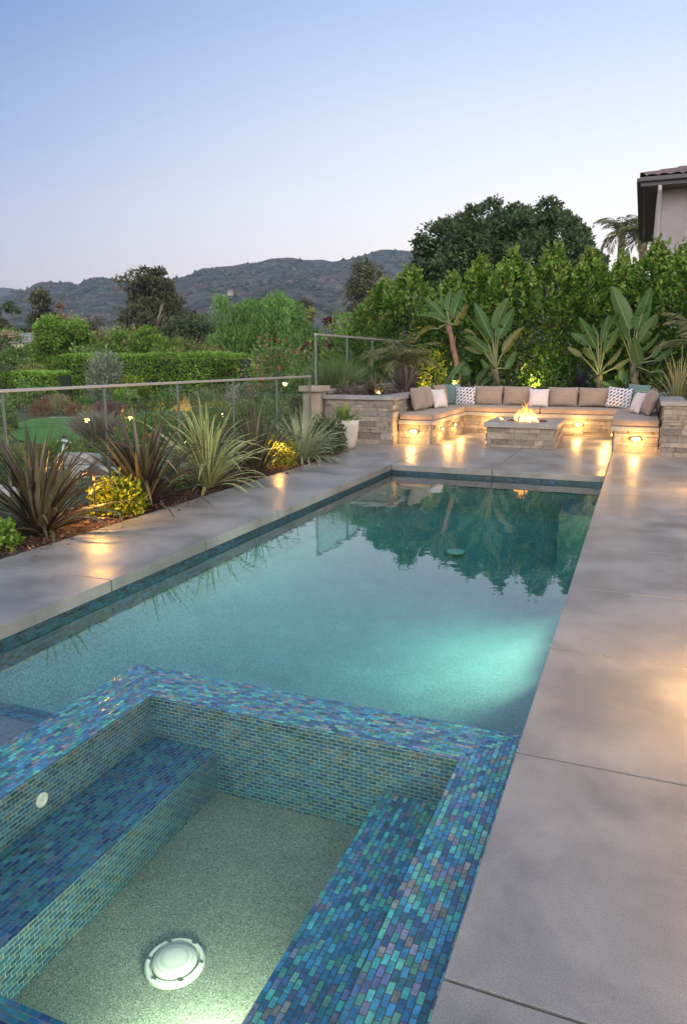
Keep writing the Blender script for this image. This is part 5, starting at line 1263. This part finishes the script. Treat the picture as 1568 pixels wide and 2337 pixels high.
# clipped hedges --------------------------------------------------
def hedge(a,b,thick,h,n,L,mat,label,z=None,name='clipped_hedge',seed=0,mats2=None):
    """leafy box from ground point a to b"""
    a=V3(a);b=V3(b);u=unit(b-a);u[2]=0;u=unit(u);nn=np.array([-u[1],u[0],0]);Ln=np.linalg.norm((b-a)[:2])
    s=rng.uniform(0,1,n); which=rng.uniform(size=n); k=h/(h*1.6+thick)
    off=np.where(which<k,-thick/2,np.where(which<k*1.6,thick/2,rng.uniform(-thick/2,thick/2,n))); zz=np.where(which<k*1.6,rng.uniform(0,1,n)*h,h)
    zn=np.array([noise.noise((q*Ln*.5,3.3+seed,0)) for q in s])*.05*h; inn=rng.uniform(0,.25,n)
    P=a+np.outer(s*Ln,u)+nn*(off*(1-inn))[:,None]; P[:,2]=(a[2]*(1-s)+b[2]*s)+zz*(1-.06*rng.uniform(size=n))+zn
    Nout=np.where((which<k)[:,None],-nn,np.where((which<k*1.6)[:,None],nn,np.array([0,0,1.])))
    D=unit(Nout+rng.normal(size=(n,3))*.75+np.array([0,0,.25])); v,t=leaf_arrays(P,D,L*rng.uniform(.6,1.3,n),L*.5*rng.uniform(.6,1.3,n))
    lb=LB(); lb.add(v,t)
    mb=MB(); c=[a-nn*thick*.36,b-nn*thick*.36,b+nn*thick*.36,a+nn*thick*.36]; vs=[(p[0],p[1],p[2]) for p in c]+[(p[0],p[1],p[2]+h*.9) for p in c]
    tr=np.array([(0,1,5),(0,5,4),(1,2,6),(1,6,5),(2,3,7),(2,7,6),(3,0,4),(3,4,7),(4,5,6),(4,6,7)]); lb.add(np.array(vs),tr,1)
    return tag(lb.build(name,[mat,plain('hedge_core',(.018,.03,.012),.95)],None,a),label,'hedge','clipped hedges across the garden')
def gpt(px,D):
    q=atd(px,822,D); return np.array([q[0],q[1],float(terr(q[0],q[1])) if q[0]<-5.7 else -1.0])
def hedge_px(x0,D0,x1,D1,top0,top1,thick,n,label,seed,lp=3.2,mat=L_bright):
    a=gpt(x0,D0);b=gpt(x1,D1); h0=atd(x0,top0,D0)[2]-a[2]; h1=atd(x1,top1,D1)[2]-b[2]
    return hedge(a,b,thick,(h0+h1)/2,n,lp*D0/722,mat,label,seed=seed)
hedge_px(152,52,560,48,813,806,2.2,15000,'long tall clipped hedge running behind the silver olive bush',1,3.0)
hedge_px(-120,46,148,44,852,850,1.6,8000,'lower bright clipped hedge at the frame edge before the tall hedge',2,3.2)
p0=gpt(640,42); lb=LB(); blob(lb,p0+[0,0,.3],2.1,1.2,atd(640,795,42)[2]-p0[2],3600,.2,.1,0,.2,.45,.3,5); blob(lb,p0+[0,0,.5],2.1,1.2,atd(640,792,42)[2]-p0[2]-.1,110,.17,.15,1,.2,.95,.3,5)
tag(lb.build('flowering_vine',[L_green,L_pink],None,p0),'sprawling green vine dotted with crimson flowers past the clipped hedge','shrub')
p0=gpt(697,36); lb=LB(); blob(lb,p0+[0,0,.3],1.1,.8,atd(697,812,36)[2]-p0[2],1900,.18,.09,0,.2,.45,.3,6); blob(lb,p0+[0,0,.5],1.1,.8,atd(697,812,36)[2]-p0[2],30,.15,.13,1,.2,.95,.3,5)
tag(lb.build('rose_bush',[L_green,L_peach],None,p0),'leafy rose bush by the post of the raised glass screen','shrub')
for (px,top,w,D,mt,lab,sd) in ((790,722,80,25,L_bright,'bright green bush above the raised glass screen, garden end',1),(850,728,80,23,L_hedge,'bright green bush between glass screen and small palm',2),(735,790,60,27,L_green,'dark green bush seen through the raised glass screen',3),(800,790,90,24,L_green,'deep green bush low behind the glass screen and palm',4)):
    p=atd(px,top,D); q=gpt(px,D); shrub('leafy_bush',[q[0],q[1],-1.2],w*D/F_*1.2,p[2]+1.2,3000,.16,.09,mt,lab,'shrub','bushes behind the glass screen',40+sd,.4,.45,.4,extra=(L_pink,14,.12) if sd<3 else None)

# garden below the railing ---------------------------------------
def gshrub(px,py_b,wpx,hpx,mat,label,kind='shrub',name='garden_shrub',n=900,lp=3.5,asp=.5,seed=0,extra=None,group='shrubs in the lower garden'):
    p=hit(px,py_b); D=np.linalg.norm(p-EYE); w=wpx*D/F_; h=hpx*D/F_; L=lp*D/722
    if kind=='tuft': return tuft(name,p,w,h,n,mat,label,'grass',group,L*.22,seed)
    return shrub(name,p,w,h,n,L,L*asp,mat,label,'shrub',group,seed,.3,.5,.3,extra=(extra,13,L*1.0) if extra else None)
gshrub(245,925,78,118,L_silver,'tall silvery olive bush in front of the clipped hedge',n=2600,lp=4.2,asp=.28,seed=1)
gshrub(540,905,100,84,L_chart,'large chartreuse shrub below the flowering vine',n=2600,lp=3.6,asp=.7,seed=2)
gshrub(305,925,70,62,L_chart,'pale green leafy shrub right of the silver olive bush',n=1500,lp=3.5,asp=.6,seed=3)
gshrub(430,905,70,58,L_bright,'bright green shrub below the middle of the clipped hedge',n=1500,lp=3.5,asp=.6,seed=4)
gshrub(290,932,50,40,L_bright,'small lime green mound under the pale green shrub',n=900,lp=3.3,seed=5)
gshrub(96,948,42,30,L_rust,'round rust-brown mound at the far lawn edge',n=1300,lp=2.6,asp=.25,seed=6,name='mound_shrub')
gshrub(113,930,30,22,L_mauve,'pinkish brown mound behind the rust-brown one',n=800,lp=2.6,asp=.25,seed=7,name='mound_shrub')
gshrub(142,941,48,36,L_tan,'round straw-coloured mound between two rust mounds',n=1400,lp=2.6,asp=.3,seed=8,name='mound_shrub')
gshrub(172,950,40,24,L_rust,'low rust mound right of the straw-coloured one',n=1000,lp=2.6,asp=.25,seed=9,name='mound_shrub')
gshrub(198,938,45,30,L_green,'green grassy mound behind the low rust mound',n=900,lp=3,asp=.25,seed=10,name='mound_shrub')
gshrub(60,930,70,46,L_green,'dark green bush left of the rust mounds',n=1100,lp=3.2,seed=11)
gshrub(250,965,60,48,L_mauve,'mauve-pink flowering grass by the lawn corner',kind='tuft',n=650,lp=4,seed=12,name='flowering_grass')
gshrub(222,1012,95,70,L_grey,'pale grey-pink feathery grass beside the lawn',kind='tuft',n=900,lp=4,seed=13,name='feathery_grass')
gshrub(305,1030,80,85,L_green,'green perennial with orange flowers behind the second bronze flax',n=1300,lp=3.6,asp=.3,seed=14,extra=L_orange)
gshrub(370,1010,90,78,L_green,'leafy perennial with orange blooms left of the variegated flax',n=1300,lp=3.6,asp=.35,seed=15,extra=L_orange)
gshrub(430,1010,80,60,L_green,'low green mound behind the variegated flax',n=1100,lp=3.6,asp=.4,seed=16)
gshrub(500,985,90,72,L_green,'green mound behind the third railing post from the pillar',n=1200,lp=3.6,asp=.4,seed=17)
gshrub(560,975,80,62,L_grass,'grey-green mound between bronze flax and pillar',n=1200,lp=3.6,asp=.3,seed=18)
gshrub(620,985,80,78,L_green,'dark green mound under the yellow garden lantern',n=1200,lp=3.6,asp=.4,seed=19)
gshrub(470,930,80,40,L_grass,'grey-green low bush along the mid garden path',n=900,lp=3.3,asp=.35,seed=20)
gshrub(560,928,90,50,L_silver,'silver-grey bush below the chartreuse shrub',n=1100,lp=3.3,asp=.3,seed=21)
gshrub(640,930,80,62,L_grass,'olive-grey bush left of the pillar',n=1100,lp=3.3,asp=.3,seed=22)
gshrub(690,960,60,70,L_dark,'dark bush hung with fairy lights against the pillar',n=1100,lp=3.3,asp=.4,seed=23)
gshrub(380,935,70,40,L_green,'low green bush in the middle of the garden',n=900,lp=3.3,seed=24)
gshrub(10,985,50,62,L_green,'leafy pale-flowered bush behind the first railing post',n=1000,lp=3.6,seed=25,extra=L_peach)
gshrub(60,1050,120,34,L_olive,'brown-green ground shrub in front of the lawn',n=1600,lp=3.2,asp=.3,seed=26)
gshrub(135,1040,90,30,L_green,'dark green ground shrub beside the metal ornament',n=1300,lp=3.2,asp=.3,seed=27,extra=L_orange)
gshrub(190,1055,70,30,L_green,'green ground shrub right of the metal ornament',n=1100,lp=3.2,asp=.3,seed=28)
gshrub(15,1120,80,60,L_dark,'dark shrub below the railing at the frame edge',n=1000,lp=3.2,asp=.4,seed=29)
gshrub(60,900,70,30,L_bright,'bright shrub below the lower clipped hedge',n=900,lp=3.2,asp=.5,seed=30)
# ground cover between them: nobody could count it
def cover():
    lb=LB()
    for k in range(520):
        px=rng.uniform(-160,720); py=rng.uniform(868,1120)
        if py>1015 and px>240: continue
        p=hit(px,py); D=np.linalg.norm(p-EYE)
        if D>80: continue
        if 10<px<205 and 953<py<1014: continue
        if 78<px<265 and 1024<py<1092: continue
        w=rng.uniform(14,34)*D/F_; L=3.2*D/722
        blob(lb,p,w,w,w*.7,70,L,L*.4,int(rng.integers(0,4)),.5,.3,.3,k)
    tag(lb.build('ground_cover',[L_green,L_olive,L_dark,L_grass]),'low mixed ground cover across the lower garden','ground cover',kind='stuff')
cover()
# far-off woods that read as one mass
def woods():
    lb=LB(); 
    for k in range(420):
        px=rng.uniform(-500,2000); D=rng.uniform(170,420)
        q=atd(px,822,D); zg=float(terr(q[0],q[1])); h=rng.uniform(6,13); w=rng.uniform(4,9)
        blob(lb,(q[0],q[1],zg+h*.3),w,w,h*.7,90,2.8*D/722*rng.uniform(.8,1.4),1.7*D/722,int(rng.integers(0,3)),.3,.4,.4,k)
    tag(lb.build('distant_woods',[L_dark,L_euc,L_olive]),'mass of distant treetops at the foot of the hills','woods',kind='stuff')
woods()
# lawn
def lawn():
    pts=[hit(px,py) for px,py in ((22,990),(30,972),(60,963),(110,957),(160,956),(205,958),(215,966),(205,985),(196,1004),(190,1022),(150,1024),(90,1018),(40,1008))]
    c=sum(pts)/len(pts); N=len(pts)
    def ringp(s,dz): return [(c[0]+(p[0]-c[0])*s,c[1]+(p[1]-c[1])*s,p[2]*min(s,1)+c[2]*(1-min(s,1))+dz) for p in pts]
    m=MB(); a=ringp(1,.07); m.add(a,[tuple(range(N))] ); tag(m.build('lawn',M_lawn),'curved patch of green lawn','lawn',kind='structure')
    m=MB(); o=ringp(1.055,.03); i=ringp(.98,.045); o=[(p[0],p[1]+.35,p[2]+.03) for p in o]
    m.add(o+i,[(k,(k+1)%N,N+(k+1)%N,N+k) for k in range(N)]); tag(m.build('garden_path',M_path),'pale gravel edging around the lawn','path',kind='structure')
lawn()
# stones and metal ornament between the first two flaxes
def slab(px,py,wpx,dpx,hh,label,seed):
    p=hit(px,py); D=np.linalg.norm(p-EYE); w=wpx*D/F_; dd=w*.6; r=random.Random(seed); N=14; vs=[]
    for s,z in ((1.02,-.1),(1.0,hh*.75),(.9,hh),(.5,hh*1.06)):
        for k in range(N):
            a=2*math.pi*k/N; q=1+.22*noise.noise((math.cos(a)*1.5+seed,math.sin(a)*1.5,0)); vs.append((p[0]+math.cos(a)*w/2*q*s,p[1]+math.sin(a)*dd/2*q*s,p[2]+z+.04*math.cos(a+seed)))
    m=MB(); m.add(vs,[(i*N+j,i*N+(j+1)%N,(i+1)*N+(j+1)%N,(i+1)*N+j) for i in range(3) for j in range(N)]+[tuple(range(3*N,4*N))])
    return tag(m.build('flat_boulder',M_boulder,None,p,bevel=.02),label,'rock','flat stones in the lower garden')
slab(180,1068,110,20,.38,'broad flat pale stone below the metal ornament',1)
slab(215,1088,120,20,.26,'front flat pale stone with a long pale edge',2)
slab(20,1135,60,14,.2,'small flat pale stone half hidden by the nearest bronze flax',3)
p=hit(143,1075); D=np.linalg.norm(p-EYE); u=D/F_
t=thing('garden_ornament',p,'metal garden ornament with a cone-shaped head on a slim leaning post','ornament')
hd=p+[12*u,0,64*u]
m=MB(); m.tube([p,p+[4*u,0,34*u],hd],[4.5*u,3*u,2.2*u],10); m.build('post',M_orn,t,smooth=True)
m=MB(); m.tube([hd+[-6*u,0,1*u],hd+[-1*u,0,1*u],hd+[19*u,0,-2.5*u]],[3*u,5.5*u,1.2*u],14); m.build('head',M_orn,t,smooth=True)
m=MB(); m.tube([hd+[-5*u,0,6*u],hd+[2*u,0,12*u],hd+[9*u,0,9*u]],[2*u,4.5*u,1.5*u],10); m.build('crest',plain('crest_metal',(.10,.05,.06),.6),t,smooth=True)
# garden lantern and fairy lights
p=hit(652,940); D=np.linalg.norm(p-EYE); u=D/F_; t=thing('garden_lantern',p,'garden lantern on a post with a glowing yellow bowl','lamp')
zt=atd(652,880,np.dot(p-EYE,RM.T[2]) if False else D*.985)[2]-p[2]
m=MB(); m.tube([p,p+[0,0,zt-.02]],.02,8); m.build('post',M_bronze,t)
m=MB(); m.lathe([(.01,zt-.02),(3*u,zt),(6*u,zt+6*u),(5.5*u,zt+7*u)],p,16); m.build('bowl',M_bulb,t)
lamp('POINT',p+[0,0,zt+.2],8,WARM,.05,t)
fl=thing('fairy_lights',onx(704,920,-5.95),'string of small warm fairy lights hanging by the pillar','lights')
m=MB(); wv=[onx(706+4*math.sin(k*1.3),896+k*4,-5.9-.03*k/9) for k in range(10)]; m.tube(wv,.003,5); m.build('wire',M_post,fl)
m=MB()
for q in wv:
    for k in range(2): m.lathe([(.001,-.014),(.012,-.006),(.013,.004),(.001,.014)],q+rng.normal(size=3)*.02,8)
m.build('bulbs',M_bulb,fl)['kind']='stuff'

# ------------------------------------------------------------------ house
def house():
    t=thing('stucco_house',(4.5,25,0),'two-storey pale stucco house corner with clay tile roof','house')
    y0,y1=20.55,28.8; ex,ey=-.375,20.0; ez=5.74
    wx=ony(1512,430,y0)[0]
    m=MB(); m.box(wx,9,y0,y1,-1.3,5.62); m.build('wall',M_hstucco,t)
    m=MB(); m.box(ex+.09,9,ey+.09,y1+.5,5.625,5.66); m.build('soffit',M_soffit,t)
    m=MB(); m.box(ex,9,ey,ey+.085,5.60,5.78); m.box(ex,ex+.085,ey+.086,y1+.55,5.60,5.78); m.box(ex-.025,9,ey-.09,ey-.002,5.70,5.80); m.box(ex-.09,ex-.002,ey-.0,y1+.55,5.70,5.80); m.build('gutter',M_gutter,t,bevel=.012)
    # roof: hipped, waves of barrel tile in courses
    vs=[];fs=[]; nx,nyy=230,150; X=np.linspace(ex-.03,9,nx); Yy=np.linspace(ey-.03,ey+6,nyy); pt=.30
    for y in Yy:
        for x in X:
            a=x-ex; b=y-ey
            if b<=a: d=b; wv=x
            else: d=a; wv=y
            z=ez+.075+pt*max(0,d)+.045*abs(math.sin(wv*math.pi/.27))**.8-.03*((d/.38)%1.0)+.03
            if abs(a-b)<.13: z=ez+.11+pt*max(0,min(a,b))+.075*math.sqrt(max(0,1-(abs(a-b)/.13)**2))-.02*((d/.4)%1.0)
            vs.append((x,y,z))
    for j in range(nyy-1):
        for i in range(nx-1): k=j*nx+i; fs.append((k,k+1,k+nx+1,k+nx))
    m=MB(); m.add(vs,fs); m.build('roof',M_tile,t,smooth=False)
    dx=ony(1506,420,y0)[0]
    m=MB(); yy=y0-.06; m.tube([(dx,ey+.03,5.62),(dx,ey+.1,5.50),(dx-.01,yy,5.30),(dx-.01,yy,-.2)],.045,10); m.build('downspout',M_trimw,t,smooth=True)
    m=MB(); m.box(wx-.07,wx+.0-.001,y0+.02,y0+.14,-1,5.6); m.build('corner_trim',M_trimw,t)
house()

# air between here and the hills
hz = bpy.data.materials.new('haze_air'); hz.use_nodes = True; hn = hz.node_tree.nodes; hn.remove(hn['Principled BSDF'])
pv = hn.new('ShaderNodeVolumePrincipled'); pv.inputs['Color'].default_value=(.62,.78,1,1); pv.inputs['Density'].default_value=HAZE; pv.inputs['Anisotropy'].default_value=.2
hz.node_tree.links.new(pv.outputs[0], hn['Material Output'].inputs['Volume'])
if HAZE:
    m=MB(); m.box(-4600,4600,-4600,4600,-60,330); tag(m.build('haze',hz),'thin blue evening haze over the valley','haze',kind='stuff')
for o in bpy.data.objects:
    if '_o' in o: del o['_o']
    if '_' in o: del o['_']

# ------------------------------------------------------------------ render settings
c=S.cycles; c.use_denoising=True; c.max_bounces=7; c.diffuse_bounces=3; c.glossy_bounces=4; c.transmission_bounces=4; c.transparent_max_bounces=24; c.volume_bounces=0
c.use_adaptive_sampling=True; c.adaptive_threshold=.01; c.sample_clamp_indirect=6; c.caustics_reflective=False; c.caustics_refractive=False; c.use_light_tree=True
try: c.denoiser='OPENIMAGEDENOISE'
except Exception: pass
